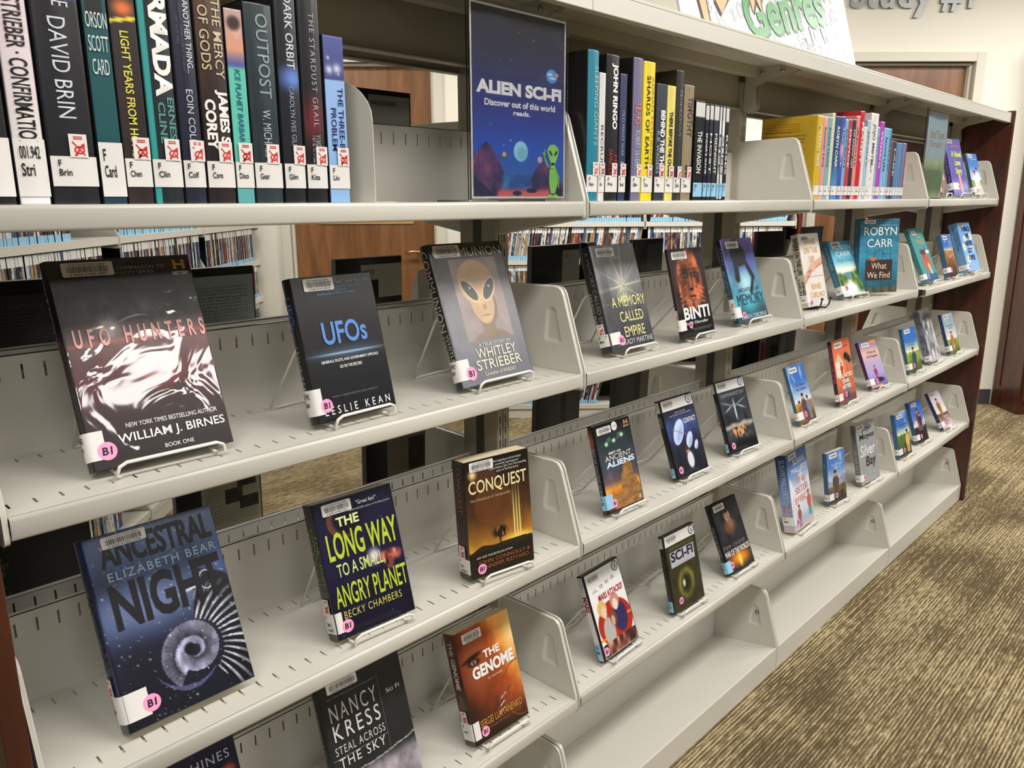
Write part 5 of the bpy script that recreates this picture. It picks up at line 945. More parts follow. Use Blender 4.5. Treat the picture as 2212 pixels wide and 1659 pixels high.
# ================================================================== top shelf: spines out
def spine_book(x0, x1, H, label, y=.022, W=.155, z=None, **kw):
    T = x1 - x0 - .0006; M = Matrix(((0, -1, 0, x1 - .0003), (1, 0, 0, y), (0, 0, 1, (z or ZL['A']) + .0006), (0, 0, 0, 1)))
    kw.setdefault('spine_out', True); make_item(kw.pop('name', 'book'), label, M, W, H, T, **kw)
def sp(a, *more): return flat(a)
g1 = 'science fiction spines in the nearest bay'
N1 = [('dark hardcover at the very left edge of the top shelf', .236, 'hard', flat((.08, .09, .10)), [('DRICH', (.62, .35, .80, .7), Wt, dict(bold=.01))], '1.942\nozr', False),
 ('white and rose hardcover spine with black condensed title', .243, 'hard', lambda U, V: gr(V, (0, (.92, .92, .93)), (.3, (.90, .88, .88)), (.8, (.88, .80, .84)), (1, (.85, .7, .75))), [('WHITLEY STRIEBER · CONFIRMATION', (.02, .22, .78, .78), Bk, dict(bold=.01))], '001.942\nStri', False),
 ('wide black hardcover spine with white author name, widest on the shelf', .245, 'hard', lambda U, V: mx(np.array((.12, .12, .14)) * (.8 + .4 * fbm(U, V, 4, 4))[..., None], (.25, .22, .55), np.exp(-((V - .80) / .012) ** 2)), [('EXISTENCE', (.0, .42, .24, .76), (.75, .77, .8)), ('DAVID BRIN', (.28, .30, .66, .66), (.80, .82, .86))], 'F\nBrin', True),
 ('dark teal spine with stacked white author name', .240, 'paper', lambda U, V: mx(gr(V, (0, (.10, .20, .28)), (.3, (.07, .32, .34)), (1, (.05, .30, .32))), (.08, .10, .12), bx(U, V, .12, .76, .82, .99)), [], 'F\nCard', False),
 ('black-brown spine with yellow title and a tiny lit figure', .243, 'paper', lambda U, V: mx(mx(np.array((.16, .12, .12)) * (.8 + .5 * fbm(U, V, 4, 6))[..., None], (.90, .45, .20), ell(U, V, .55, .80, .35, .03, .8)), (.92, .85, .25), seg(U, V, .0, .745, 1.0, .765, .07, 9)), [('CHEN', (.02, .35, .15, .68), (.85, .72, .68)), ('LIGHT YEARS FROM HOME', (.29, .32, .80, .64), (.88, .84, .35), dict(bold=.015))], 'F\nChen', True),
 ('black spine with huge white slanted title and bright teal page edge', .242, 'hard', lambda U, V: mx(np.broadcast_to(np.array((.12, .16, .18)), U.shape + (3,)) * (.7 + .5 * fbm(U, V, 6, 4))[..., None], (.20, .62, .62), 1 - ss(.20, .23, U)), [('ARMADA', (.03, .33, .54, .92), Wt, dict(bold=.05)), ('ERNEST\nCLINE', (.54, .34, .76, .90), (.32, .55, .52), dict(bold=.03))], 'F\nClin', True),
 ('navy hardcover spine with thin white two-line title', .238, 'hard', flat((.13, .14, .22)), [('AND ANOTHER THING...', (.02, .55, .42, .82), (.80, .82, .86), dict(bold=.01)), ('DOUGLAS ADAMS\'S HITCHHIKER\'S GUIDE TO THE GALAXY\nPART SIX OF THREE', (.06, .20, .42, .48), (.35, .38, .48)), ('EOIN COLFER', (.49, .38, .78, .68), (.78, .80, .85))], 'F\nColf', True),
 ('brown-black hardcover with cream title over bold white author name', .243, 'hard', lambda U, V: gr(fbm(U, V, 4, 8) * .5 + V * .5, (.1, (.12, .10, .12)), (.5, (.20, .13, .12)), (.8, (.42, .30, .18))), [('THE MERCY\nOF GODS', (.10, .12, .44, .88), (.80, .74, .62), dict(bold=.005)), ('JAMES S.A.\nCOREY', (.49, .10, .80, .92), Wt, dict(bold=.04))], 'F\nCore', True),
 ('mint and orange spine with a painted woman at its head', None, 'paper', lambda U, V: mx(mx(gr(V, (0, (.35, .62, .66)), (.2, (.36, .76, .68)), (.70, (.38, .76, .68)), (.72, (.28, .32, .62)), (.8, (.85, .6, .5)), (1, (.72, .62, .6))), (.85, .66, .58), ell(U, V, .65, .90, .25, .05)), (.20, .12, .14), ell(U, V, .5, .93, .35, .035, .4)), [('ICE PLANET BARBARIANS', (.30, .35, .76, .66), (.15, .42, .55), dict(shear=.15, bold=.015))], 'F\nDixo', True),
 ('dark slate worn spine with large pale letters', None, 'hard', lambda U, V: np.array((.17, .22, .25)) * (.6 + .7 * fbm(U, V, 5, 5))[..., None], [('OUTPOST', (.05, .35, .46, .76), (.55, .62, .64), dict(bold=.005)), ('W. MICHAEL GEAR', (.52, .38, .88, .66), (.70, .75, .77))], 'F\nGear', True),
 ('black glossy spine with white title and blue glow', .243, 'hard', lambda U, V: mx(flat((.11, .12, .15))(U, V), (.38, .52, .85), ell(U, V, .6, .60, .5, .05, .9)), [('DARK ORBIT', (.02, .38, .36, .74), (.80, .82, .86), dict(bold=.01)), ('CAROLYN IVES GILMAN', (.44, .40, .78, .62), (.60, .64, .72))], 'F\nGilm', True),
 ('black glossy spine with spaced grey title and red smoke', .242, 'hard', lambda U, V: mx(flat((.11, .10, .13))(U, V), (.45, .15, .18), ell(U, V, .4, .42, .5, .10, .9) * (.4 + fbm(U, V, 6, 4))), [('THE STARDUST GRAIL', (.08, .42, .62, .66), (.66, .66, .70), dict(gap=.12)), ('YUME KITASEI', (.66, .3, .80, .72), (.66, .66, .70), dict(gap=.1))], 'F\nKita', True),
 ('light blue paperback spine with starry top, last of the near row', None, 'paper', lambda U, V: mx(gr(V, (0, (.55, .72, .90)), (.74, (.58, .72, .92)), (.745, (.24, .27, .50)), (1, (.32, .36, .62))), (.85, .88, .95), stars(U, V, 16, 5, .16, 7) * (V > .74)), [('THE THREE-BODY\nPROBLEM', (.30, .22, .80, .86), (.12, .18, .40), dict(bold=.01))], 'F\nLiu', True)]
for (x0, x1, h), (lab, H0, kd, spn, st, call, gen) in zip(S1, N1):
    spine_book(x0, x1, h or H0, lab, kind=kd, spine=spn, stexts=st, call=call, genre=gen, lod=2, front=flat((.12, .12, .13)), back=flat((.12, .13, .15)), callh=(.018, .047) if gen else (.008, .062), group=g1)
# stacked author name on the teal spine
def c_card(b):
    x0, x1, _ = S1[3]; P = lambda a, c: (a, .0206, c)
    letters(b, 'ORSON\nSCOTT\nCARD', (x0 + .002, ZL['A'] + .128, x1 - .002, ZL['A'] + .187), P, ink_m((.84, .90, .90)))
_o = one('spine_lettering', [o for o in COL.objects if o.get('label', '').startswith('dark teal spine')][0], c_card); _o.matrix_parent_inverse = _o.parent.matrix_world.inverted()
def bookend(x0, y0, x1, y1, h, label, lv='A'):
    t = thing('bookend', label, 'bookend', None, None); d = Vector((x1 - x0, y1 - y0)); L = d.length; ang = math.atan2(d.y, d.x)
    t.matrix_world = at(x0, y0, ZL[lv] + .0006, ang)
    p = rnd_poly([(0, 0), (L, 0), (L, h * .8), (L * .72, h), (0, h)], [0, 0, .03, .035, .012])
    one('upright_plate', t, lambda b: b.prism(p, 'y', -.0007, .0007, M_STEEL)); one('foot', t, lambda b: b.box(0, L, .0007, .055, 0, .0012, M_STEEL))
bookend(.4485, .135, .490, .026, .158, 'cream steel bookend beside the light blue spine')
g2 = 'science fiction spines in the second bay'
N2 = [('bright teal hardcover spine with dark back cover facing left', 'hard', (.12, .50, .60), [('SLEEPING GIANTS', (.10, .5, .62, .85), (.55, .80, .82))], 'F\nNeuv', (.09, .09, .10)), ('slim white spine with a small black mark', 'paper', (.84, .84, .84), [('RECRUIT', (.4, .3, .75, .7), (.3, .3, .3))], 'F\nOko', (.8, .8, .8)),
 ('black spine with bold white author name running down', 'hard', (.11, .11, .12), [('JOHN RINGO', (.06, .30, .50, .80), Wt, dict(bold=.04)), ('EYES OF\nDAMNATION', (.64, .2, .82, .9), (.72, .2, .16))], 'F\nRing', (.08, .08, .09)), ('narrow navy spine with blue planet at its head', 'paper', (.16, .20, .34), [('OLD MAN\'S WAR', (.28, .3, .64, .7), (.55, .62, .78)), ('JOHN', (.68, .3, .8, .7), Wt)], 'F\nScal', (.12, .13, .2)),
 ('thick violet-grey hardcover spine with dark side', 'hard', (.46, .44, .58), [('YEARS', (.3, .2, .46, .8), (.75, .45, .42), dict(bold=.02)), ('ROBERT SILVERBERG', (.5, .25, .82, .75), (.70, .74, .84))], 'F\nSilv', (.10, .10, .11)), ('bright yellow hardcover spine with black spaced title', 'hard', (.93, .85, .20), [('SHARDS OF EARTH', (.10, .22, .76, .50), Bk, dict(bold=.01)), ('ADRIAN TCHAIKOVSKY', (.10, .62, .82, .86), (.72, .60, .12))], 'F\nTcha', (.8, .72, .15)),
 ('black spine with large white block title', 'paper', (.16, .20, .26), [('BEHIND THE THRONE', (.22, .45, .86, .88), Wt, dict(bold=.04)), ('K.B. WAGERS', (.40, .12, .76, .4), (.7, .74, .78))], 'F\nWage', (.1, .1, .12)), ('pale yellow spine with black title and a round emblem', 'paper', (.88, .82, .42), [('THERE BEFORE THE CHAOS', (.22, .3, .78, .72), Bk, dict(bold=.03))], 'F\nWage', (.7, .65, .3)),
 ('tall black hardcover with worn grey spine', 'hard', (.20, .20, .21), [('RENDEZVOUS', (.15, .35, .5, .7), (.5, .5, .5))], 'F\nZahn', (.07, .07, .08)), ('bronze and grey spine with dark author name', 'hard', (.58, .52, .42), [('TIMOTHY', (.10, .3, .44, .8), (.25, .24, .22), dict(bold=.02)), ('ZAHN', (.68, .3, .84, .85), (.22, .2, .2), dict(bold=.03))], 'F\nZahn', (.2, .2, .2))]
for i, ((x0, x1, h), (lab, kd, c, st, call, bk)) in enumerate(zip(S2_, N2)):
    bkf = flat(bk)
    spine_book(x0, x1, h, lab, kind=kd, spine=(lambda c_: lambda U, V: np.array(c_) * (.93 + .14 * fbm(U, V, 3, 4))[..., None])(c), stexts=st, call=call, genre=True, lod=2, front=flat(bk), back=bkf, callh=(.016, .045), group=g2)
o = one('back_cover_lettering', [o for o in COL.objects if o.get('label', '').startswith('bright teal hardcover')][0], lambda b: (letters(b, 'GIANTS', (.06, .195, .13, .206), lambda p, q: (p, S2_[0][1] - S2_[0][0], q), ink_m((.7, .7, .7)), gap=.2),
    letters(b, 'As the pieces come together\nthe fate of humanity\nhangs in the balance', (.07, .14, .13, .165), lambda p, q: (p, S2_[0][1] - S2_[0][0], q), ink_m((.4, .4, .4)))))
for v in o.data.vertices: v.co.x, v.co.y = .19 - v.co.x, v.co.y + .0006
N2d = [('wide black disc set with a white panel on the side', (.10, .11, .13)), ('black disc spine with blue-lit figure', (.10, .11, .16)), ('dark blue-grey disc spine with thin title', (.15, .18, .24)), ('dark disc spine with pale ship title', (.18, .20, .21)), ('white slim disc spine', (.84, .84, .85)), ('white disc spine with black lettering, next to last', (.86, .86, .86)), ('dark disc spine against the bookend', (.14, .14, .15))]
stt = ['THE INVASION', 'ENDER\'S GAME', 'HOST', 'MIDNIGHT', 'LIFE', 'ALIEN', 'ROSES']
for i, ((x0, x1, h), (lab, c)) in enumerate(zip(S2_[10:], N2d)):
    T = x1 - x0 - .0006; M = Matrix(((0, -1, 0, x1 - .0003), (1, 0, 0, .022), (0, 0, 1, ZL['A'] + .0006), (0, 0, 0, 1)))
    make_item('dvd_case', lab + ', second bay top shelf', M, .135, h, T, kind='dvd', front=flat(c), spine=(lambda c_: lambda U, V: np.where((V > .86)[..., None], np.array((.85, .85, .85)), np.array(c_) * (.8 + .5 * fbm(U, V, 4, 3))[..., None]))(c), stexts=[(stt[i], (.3, .3, .72, .75), Wt if sum(c) < 1.5 else Bk, dict(bold=.01))], call='DVD\nF', callh=(.008, .036), callw=(.04, .96), lod=1, cat='dvd case', group='disc cases in the second bay')
bookend(1.452, .36, 1.512, .40, .172, 'cream steel bookend standing on the rear shelf behind the painted face book', 'B')
bookend(.822, .345, .872, .37, .172, 'cream steel bookend on the rear shelf behind the alien face book', 'B')
bookend(1.434, .15, 1.4385, .035, .20, 'cream steel bookend closing the row in the second bay')
g3 = 'colourful romance spines in the third bay'
N3 = [('golden yellow hardcover with printed back facing left', (.80, .68, .16), 'MATCH MADE', 'F'), ('pink spine with white script', (.86, .60, .62), 'Summer Love', 'Bow'), ('teal and cream spine with green script', (.45, .68, .68), 'Sweet Home', 'Brow'), ('cream hardcover edge taller than its neighbours', (.88, .84, .74), '', 'Car'), ('thick navy and blue spine with a lighthouse', (.14, .30, .48), 'ROBYN CARR', 'Carr'), ('indigo spine with pink glow', (.30, .32, .66), 'The Story', 'Carr'), ('light blue spine with small white letters', (.45, .68, .82), 'OCEAN', 'Col'), ('crimson spine with pale title', (.74, .22, .26), 'DEVICE', 'Dav'), ('dark navy spine with orange lettering', (.13, .17, .28), 'TO KNOW HIM', 'Gra'), ('salmon pink spine', (.88, .55, .50), 'About', 'Hen'), ('tall crimson hardcover above the row', (.78, .16, .26), 'MAISEY', 'Hid'), ('white short spine', (.86, .85, .86), '', 'Ho'), ('pale blue-grey spine', (.62, .76, .82), 'JENNY', 'Jen'), ('wide white spine with red blossoms and black curls', (.90, .88, .88), 'JOJO MOYES', 'Moy'), ('light blue spine with thin script', (.55, .70, .78), 'Jenna Bruce', 'Kin'), ('bright purple spine', (.68, .28, .72), 'Wisteria', 'Lin'), ('sky blue paperback spine with script', (.50, .70, .86), 'Second Lake', 'Mac'), ('sky blue narrow spine', (.38, .62, .80), 'Blue', 'Mal'), ('rust red small spine', (.45, .30, .28), '', 'Mo'), ('dark blue small spine with orange title', (.18, .20, .34), 'LAKE', 'Nov'), ('steel blue small spine, first of the matching four', (.36, .50, .66), '', 'P'), ('steel blue small spine, second of the matching four', (.40, .54, .70), '', 'P'), ('steel blue small spine, third of the matching four', (.34, .48, .66), '', 'R'), ('steel blue small spine, fourth of the matching four', (.38, .52, .68), '', 'S'), ('red speckled small spine ending the row', (.62, .30, .34), '', 'T')]
def m3(c, i):
    def f(U, V):
        k = np.array(c) * (.9 + .2 * fbm(U, V, 4, 20 + i))[..., None]
        if i == 13: k = mx(k, (.72, .15, .18), (vn(U, V, 9, 5, 34) > .86) * (V < .6)); k = mx(k, (.15, .12, .14), seg(U, V, .5, .25, .55, .62, .04, 3) * (vn(U, V, 5, 7, 18) > .5))
        if i == 4: k = mx(k, (.90, .88, .86), seg(U, V, .55, .35, .55, .45, .05, 2)); k = mx(k, (.30, .55, .75), ss(.5, .2, V))
        if i == 5: k = mx(k, (.85, .55, .75), ell(U, V, .5, .6, .5, .08, .9))
        return k
    return f
def ylw(U, V): return np.array((.80, .66, .16)) * (.95 + .08 * fbm(U, V, 3, 3))[..., None]
for i, ((x0, x1, h), (lab, c, ti, cn)) in enumerate(zip(S3, N3)):
    st = [(ti, (.12, .3, .6, .72), (Wt if sum(c) < 1.7 else (.25, .35, .45)), dict(shear=.1, bold=.01))] if ti else []
    spine_book(x0, x1, h, lab + ', romance shelf', kind='hard' if i in (3, 10) else 'paper', W=.15 if i < 18 else .108, spine=m3(c, i), back=ylw if i == 0 else flat(tuple(q * .9 for q in c)), front=flat(c), stexts=st, call='F\n' + cn, lod=1, callh=(.012, .036), group=g3)
par = [o for o in COL.objects if o.get('label', '').startswith('golden yellow')][0]
def bl(b):
    y = S3[0][1] - S3[0][0] - .0003
    for j in range(4): letters(b, ['From the New York Times bestselling author of', 'Funny Story, a charming modern romance', 'of the fateful summer of second chances', 'a novel about love'][j], (.030, .188 - j * .006, .12, .192 - j * .006), lambda p, q: (.165 - p, y + .0003, q), ink_m((.72, .25, .12)))
    for j in range(15): letters(b, 'when the matchmaker finds her own match she must' if j % 3 else 'and nothing can be the same again', (.025, .168 - j * .0085, .135 if j % 4 else .10, .172 - j * .0085), lambda p, q: (.165 - p, y + .0003, q), ink_m((.25, .2, .1)))
one('back_cover_lettering', par, bl)

# ================================================================== signs
def acrylic(name, label, cat, M, W, H, front, n, texts=(), extra=None):
    t = thing(name, label, cat, M)
    one('clear_holder', t, lambda b: (b.box(-.004, W + .004, -.0035, -.0015, 0, H + .012, M_ACRYL), b.box(-.004, W + .004, .0015, .0035, 0, H + .012, M_ACRYL), b.box(-.004, W + .004, -.0035, .075, -.003, 0, M_ACRYL)))
    one('sheet', t, lambda b: b.box(0, W, -.0002, .0002, .002, H, M_PAPER))
    X = np.linspace(.003, W - .003, n); Z = np.linspace(.005, H - .003, int(n * H / W)); XX, ZZ = np.meshgrid(X, Z)
    p = fine_grid(list(X), list(Z), lambda x, z: (x, -.0005, z), front(XX / W, ZZ / H), PM_FLAT, 'poster_print', t)
    for s, bx_, c, k in texts: mb = MB(); letters(mb, s, bx_, lambda a, b: (a * W, -.0007, b * H), ink_m(c), **k); mb.build('poster_lettering', t)
    if extra: extra(t, W, H)
    return t
def alien(t, W, H):
    g = mat((.52, .78, .36), .6, key='aliengreen'); d = mat((.16, .20, .16), .6, key='alienbrown'); P = lambda a, b: (a * W, -.0009, b * H)
    o = MB(); P2 = lambda pts, y=-.0009: [(a * W, y, b * H) for a, b in pts]
    hd = [(.86 + (.068 if math.sin(q) > 0 else .062 * (1 + .35 * math.sin(q))) * math.cos(q), .27 + (.045 if math.sin(q) > 0 else .075) * math.sin(q)) for q in [2 * math.pi * k / 30 for k in range(30)]]
    o.add(P2(hd), [list(range(30))], g)
    for pts in ([(.845, .21), (.875, .21), (.89, .175), (.83, .175)], [(.82, .178), (.90, .178), (.92, .10), (.885, .035), (.835, .035), (.815, .10)], [(.835, .175), (.79, .19), (.755, .235), (.765, .24), (.80, .205), (.845, .16)], [(.755, .235), (.745, .268), (.755, .27), (.765, .24)], [(.757, .245), (.765, .285), (.772, .284), (.770, .24)], [(.762, .245), (.735, .262), (.738, .268), (.768, .25)], [(.90, .17), (.935, .13), (.93, .07), (.92, .07), (.92, .125), (.895, .15)]): o.add(P2(pts), [list(range(len(pts)))], g)
    for cx in (.83, .89): o.add([((cx + .032 * math.cos(2 * math.pi * k / 14)) * W, -.0009, (.018 + .012 * math.sin(2 * math.pi * k / 14)) * H) for k in range(14)], [list(range(14))], g)
    for s, cx in ((-1, .832), (1, .892)):
        pts = []
        for k in range(14):
            q = 2 * math.pi * k / 14; a, b = .026 * math.cos(q), .011 * math.sin(q); r = s * .75; pts.append((cx + a * math.cos(r) - b * math.sin(r) * .8, .265 + (a * math.sin(r) + b * math.cos(r)) * .8))
        o.add(P2(pts, -.0011), [list(range(14))], d)
    o.build('printed_alien', t)
Ms = Matrix.Translation((.672, .030, ZL['A'] + .004)) 
acrylic('sign_holder', 'clear upright acrylic sign holder with a dark blue alien sci-fi poster', 'sign', Ms, .216, .281, a_alienposter, 170,
        [('ALIEN SCI-FI', (.05, .555, .95, .625), (.95, .95, .97), dict(bold=.05)), ('Discover out of this world', (.13, .495, .88, .53), (.93, .94, .96), dict(bold=.03)), ('reads.', (.42, .455, .60, .482), (.93, .94, .96), dict(bold=.03))], alien)
Ms = Matrix.Translation((2.757, .034, ZL['A'] + .004))
acrylic('sign_holder', 'clear acrylic sign holder with a pale blue and green country poster in the last bay', 'sign', Ms, .216, .281, a_town, 60, [('Small Town', (.15, .70, .85, .80), (.70, .62, .50), dict(bold=.01, shear=.1)), ('Romance', (.2, .60, .8, .68), (.70, .62, .50), dict(bold=.01))])
# poster on top
t = thing('poster_board', 'white poster board on top of the shelving with green Genres lettering', 'sign', Matrix.Translation((1.275, .052, 1.6705)) @ Matrix.Rotation(R(-16), 4, 'X'))
WP, HP = .90, .60; WH = mat((.86, .86, .88), .6, key='posterwhite')
one('board', t, lambda b: b.box(0, WP, 0, .005, 0, HP, WH))
gry = [ink_m((.60, .62, .64)), ink_m((.75, .77, .79)), ink_m((.45, .48, .50))]; rs = random.Random(11)
o = MB()
for q in range(230):
    x = rs.uniform(.11, .90); z = rs.uniform(.0, .32); s = rs.uniform(.022, .045)
    if (x < .30 and q % 3) or (x < .5 and z > .13): continue
    a = rs.uniform(-.4, .9); ca, sa = math.cos(a), math.sin(a)
    letters(o, rs.choice('aeRJzoFkLnPsBd'), (-s / 2, -s / 2, s / 2 * .5, s / 2), lambda p, r: (x + p * ca - r * sa, -.0004 - (q % 9) * .00004, z + p * sa + r * ca), gry[1 if x < .3 else q % 3], rs.choice((0, .02)))
for s, x, z, h, a in (('Rock', .73, .36, .05, .25), ('La', .70, .09, .05, .25), ('Funk', .79, .12, .042, .5)):
    ca, sa = math.cos(a), math.sin(a); letters(o, s, (0, 0, h * .5 * len(s), h), lambda p, r: (x * WP + p * ca - r * sa, -.0012, z * HP * .8 + p * sa + r * ca), ink_m((.95, .95, .95)), .06); letters(o, s, (0, 0, h * .5 * len(s), h), lambda p, r: (x * WP + p * ca - r * sa, -.0014, z * HP * .8 + p * sa + r * ca), gry[2], .0)
o.build('printed_letters', t)['kind'] = 'stuff'
def tilt(cx, cz, a, y):
    ca, sa = math.cos(a), math.sin(a); return lambda p, r: (cx + p * ca - r * sa, y, cz + p * sa + r * ca)
o = MB(); letters(o, 'Genres', (.006, -.006, .476, .106), tilt(.285, .008, .23, -.0016), ink_m((.18, .38, .22)), .02); letters(o, 'Genres', (0, 0, .47, .112), tilt(.285, .008, .23, -.0020), ink_m((.30, .62, .36)), .02); o.build('green_lettering', t)
o = MB(); org = ink_m((.98, .70, .50)); blk = ink_m((.10, .09, .09))
for pts in ([(.045, .34), (.105, .34), (.108, .018), (.085, .025)], [(.12, .34), (.30, .34), (.24, .12), (.168, .048), (.150, .075), (.185, .13)], [(.27, .34), (.318, .076), (.335, .10), (.345, .34)], [(.35, .34), (.340, .12), (.365, .078), (.376, .34)]):
    c = Vector((sum(p[0] for p in pts) / len(pts), sum(p[1] for p in pts) / len(pts)))
    o.add([(p[0] + (.006 if p[0] > c.x else -.006), -.0018, p[1] - .006) for p in pts], [list(range(len(pts)))], blk); o.add([(p[0], -.0022, p[1]) for p in pts], [list(range(len(pts)))], org)
o.build('orange_lettering', t)

# ================================================================== cases displayed on the rear side, seen from behind
def rear_case(x, lv, y, W, H, lean, col, insert, label, texts=(), yaw=0.0, hub=False, photos=()):
    """local frame: x to the reader's right, front (y<0) is the back of the case facing us"""
    M = Matrix.Translation((x, y, ZL[lv] + .0120)) @ Matrix.Rotation(yaw, 4, 'Z') @ Matrix.Rotation(R(lean), 4, 'X'); T = .016
    t = thing('dvd_case', label, 'dvd case', M)
    one('case', t, lambda b: b.box(0, W, 0, T, 0, H, M_BLACK), .0016, 2)
    if insert:
        a0, b0, a1, b1 = insert[:4]; c = tuple(min(.9, q * 1.45 + .03) for q in insert[4])
        one('back_sleeve', t, lambda b: b.box(a0 * W, a1 * W, -.0004, 0, b0 * H, b1 * H, ink_m(c)))
        if len(insert) > 5 and insert[5]:
            o = MB(); z = b1 * H - .02; n = 0; w = (a1 - a0) * W
            while z > b0 * H + .02 and n < 22:
                e = .06 + .3 * random.Random(n + int(x * 99)).random() if n % 5 == 4 else .08
                letters(o, ['the story of the woman who inspired two of the', 'worlds greatest and most beloved characters on', 'film, told with rare footage and interviews by', 'those who knew her best in this full account of'][n % 4], (a0 * W + w * .06, z, a1 * W - w * e, z + .0028), lambda p, q: (p, -.0007, q), ink_m(insert[5])); z -= .0052; n += 1
            o.build('small_print', t)
    for s, bx_, c in texts: mb = MB(); letters(mb, s, bx_, lambda a, b: (a * W, -.0008, b * H), ink_m(c), .01); mb.build('cover_lettering', t)
    for a0, b0, a1, b1, c in photos: one('printed_photo', t, lambda b: b.box(a0 * W, a1 * W, -.0007, -.0004, b0 * H, b1 * H, mat(c, .5, var=.5, bscale=60)))
    if hub: one('disc_hub', t, lambda b: (b.lathe([(.058, -.0012), (.060, 0)], (W * .5, 0, H * .5), 'y', mat((.10, .10, .105), .25, key='hub'), 30), b.lathe([(.017, -.003), (.018, 0)], (W * .5, 0, H * .5), 'y', mat((.18, .18, .18), .3, key='hub2'), 20)))
    one('barcode', t, lambda b: [b.box(W * .72, W * .88, -.0007, -.0004, H * .11, H * .20, M_PAPER)] + [b.add([(W * .735 + i * .0017, -.0009, H * .12), (W * .735 + i * .0017 + .0008, -.0009, H * .12), (W * .735 + i * .0017 + .0008, -.0009, H * .19), (W * .735 + i * .0017, -.0009, H * .19)], [(0, 1, 2, 3)], M_INK) for i in range(12)]) if insert and sum(insert[4]) > 1.2 else None
    return t
rear_case(.062, 'B', .36, .135, .19, 2, 0, (.03, .03, .97, .90, (.13, .12, .12), (.40, .38, .36)), 'dark case back with small print seen at the far left through the gap', [('ll worth watching', (.1, .80, .75, .84), (.4, .38, .36))])
rear_case(.325, 'B', .36, .155, .19, 2, 0, (.05, .04, .98, .93, (.46, .50, .51), (.25, .27, .28)), 'grey-blue case back with a barcode behind the big hazy hardcover', [('NOVELTIES', (.1, .82, .34, .87), (.2, .2, .2))], photos=((.05, .04, .98, .16, (.12, .17, .28)),))
rear_case(.64, 'B', .36, .15, .19, 2, 0, (.36, .60, .99, .93, (.55, .54, .50), None), 'black case back with a pale panel behind the blue UFO title book', [('NOVELTIES', (.40, .84, .56, .88), (.15, .15, .15))], photos=((.42, .60, .62, .78, (.08, .08, .09)),))
rear_case(1.165, 'B', .36, .172, .19, 2, 0, (.62, .40, .99, .93, (.44, .44, .42), None), 'wide black case back with a grey panel beside the second bay divider', [('CO', (.66, .84, .74, .88), (.2, .2, .2))])
rear_case(1.360, 'B', .36, .075, .19, 2, 0, (.05, .05, .5, .95, (.06, .06, .065), None), 'black case edge behind the yellow-titled grey book', yaw=R(20))
rear_case(1.56, 'B', .36, .14, .19, 2, 0, (.45, .1, .97, .93, (.16, .17, .18), (.4, .4, .4)), 'black case back behind the painted face book')
rear_case(1.93, 'B', .36, .13, .19, 2, 0, (.5, .1, .97, .95, (.30, .27, .22), None), 'black and brown case back behind the astronaut book', yaw=R(15))
rear_case(2.25, 'B', .36, .13, .19, 2, 0, None, 'black case back left of the cream clasped-hands book', yaw=R(-15))
rear_case(2.60, 'B', .36, .16, .195, 2, 0, None, 'black case back between the cream and teal books in the third bay')
rear_case(.700, 'A', .36, .125, .187, 2, 0, (.22, .05, .97, .95, (.40, .40, .38), None), 'black case with a grey panel and barcode behind the near top shelf', [('AND EXCELLENCE', (.26, .86, .72, .90), (.15, .15, .15)), ('TEXAS', (.42, .42, .70, .47), (.12, .12, .12))])
rear_case(.055, 'C', .40, .14, .19, 2, 0, (.03, .03, .97, .97, (.07, .07, .07), (.22, .20, .19)), 'black case back with fine print at the far left of the third level', [('THE\nKENNEDY\nFILMS', (.02, .5, .2, .66), (.5, .5, .48)), ('ROBERT\nDREW &\nASSOCIATES', (.02, .28, .22, .42), (.3, .3, .3))])
rear_case(.330, 'C', .40, .155, .19, 2, 0, (.28, .03, .98, .97, (.48, .48, .42), (.20, .19, .17)), 'black and cream case back with small photographs', photos=((.70, .70, .93, .84, (.2, .18, .15)), (.55, .56, .76, .70, (.22, .2, .16)), (.72, .48, .95, .60, (.2, .18, .15))))
rear_case(.715, 'C', .40, .155, .19, 2, 0, (.34, .03, .98, .97, (.34, .31, .26), (.55, .53, .48)), 'black and brown case back with text left of the first divider', photos=((.70, .35, .97, .72, (.22, .17, .12)),))
rear_case(1.228, 'C', .40, .170, .19, 2, 0, (.45, .03, .98, .97, (.13, .125, .12), (.34, .33, .31)), 'wide black case back with a lined panel right of the first divider', photos=((.54, .12, .66, .88, (.26, .17, .11)),))
rear_case(1.550, 'C', .40, .165, .19, 2, 0, (.74, .03, .99, .97, (.30, .29, .25), None), 'black case back left of the middle divider on the third level')
rear_case(2.10, 'C', .40, .21, .19, 2, 0, None, 'plain black case back right of the middle divider')
rear_case(2.41, 'C', .40, .28, .19, 2, 0, None, 'wide black disc tray with a round grey hub', hub=True)
rear_case(2.99, 'C', .40, .16, .19, 2, 0, None, 'plain black case back in the last bay of the third level')
for i, c in enumerate(((.82, .30, .48), (.16, .17, .20), (.66, .24, .28))):
    M = Matrix(((1, 0, 0, 2.325 + i * .016), (0, 1, 0, .36), (0, 0, 1, ZL['C'] + .0006), (0, 0, 0, 1))); t = thing('dvd_case', ['pink', 'black', 'red'][i] + ' disc spine standing between the black cases', 'dvd case', M)
    one('case', t, lambda b: b.box(0, .014, .0005, .13, 0, .19, M_BLACK)); one('spine_sleeve', t, lambda b: (b.box(.001, .013, 0, .0005, .004, .155, mat(c, .4, var=.4, bscale=50)), b.box(.001, .013, 0, .0005, .155, .187, mat((.55, .55, .55), .4))))

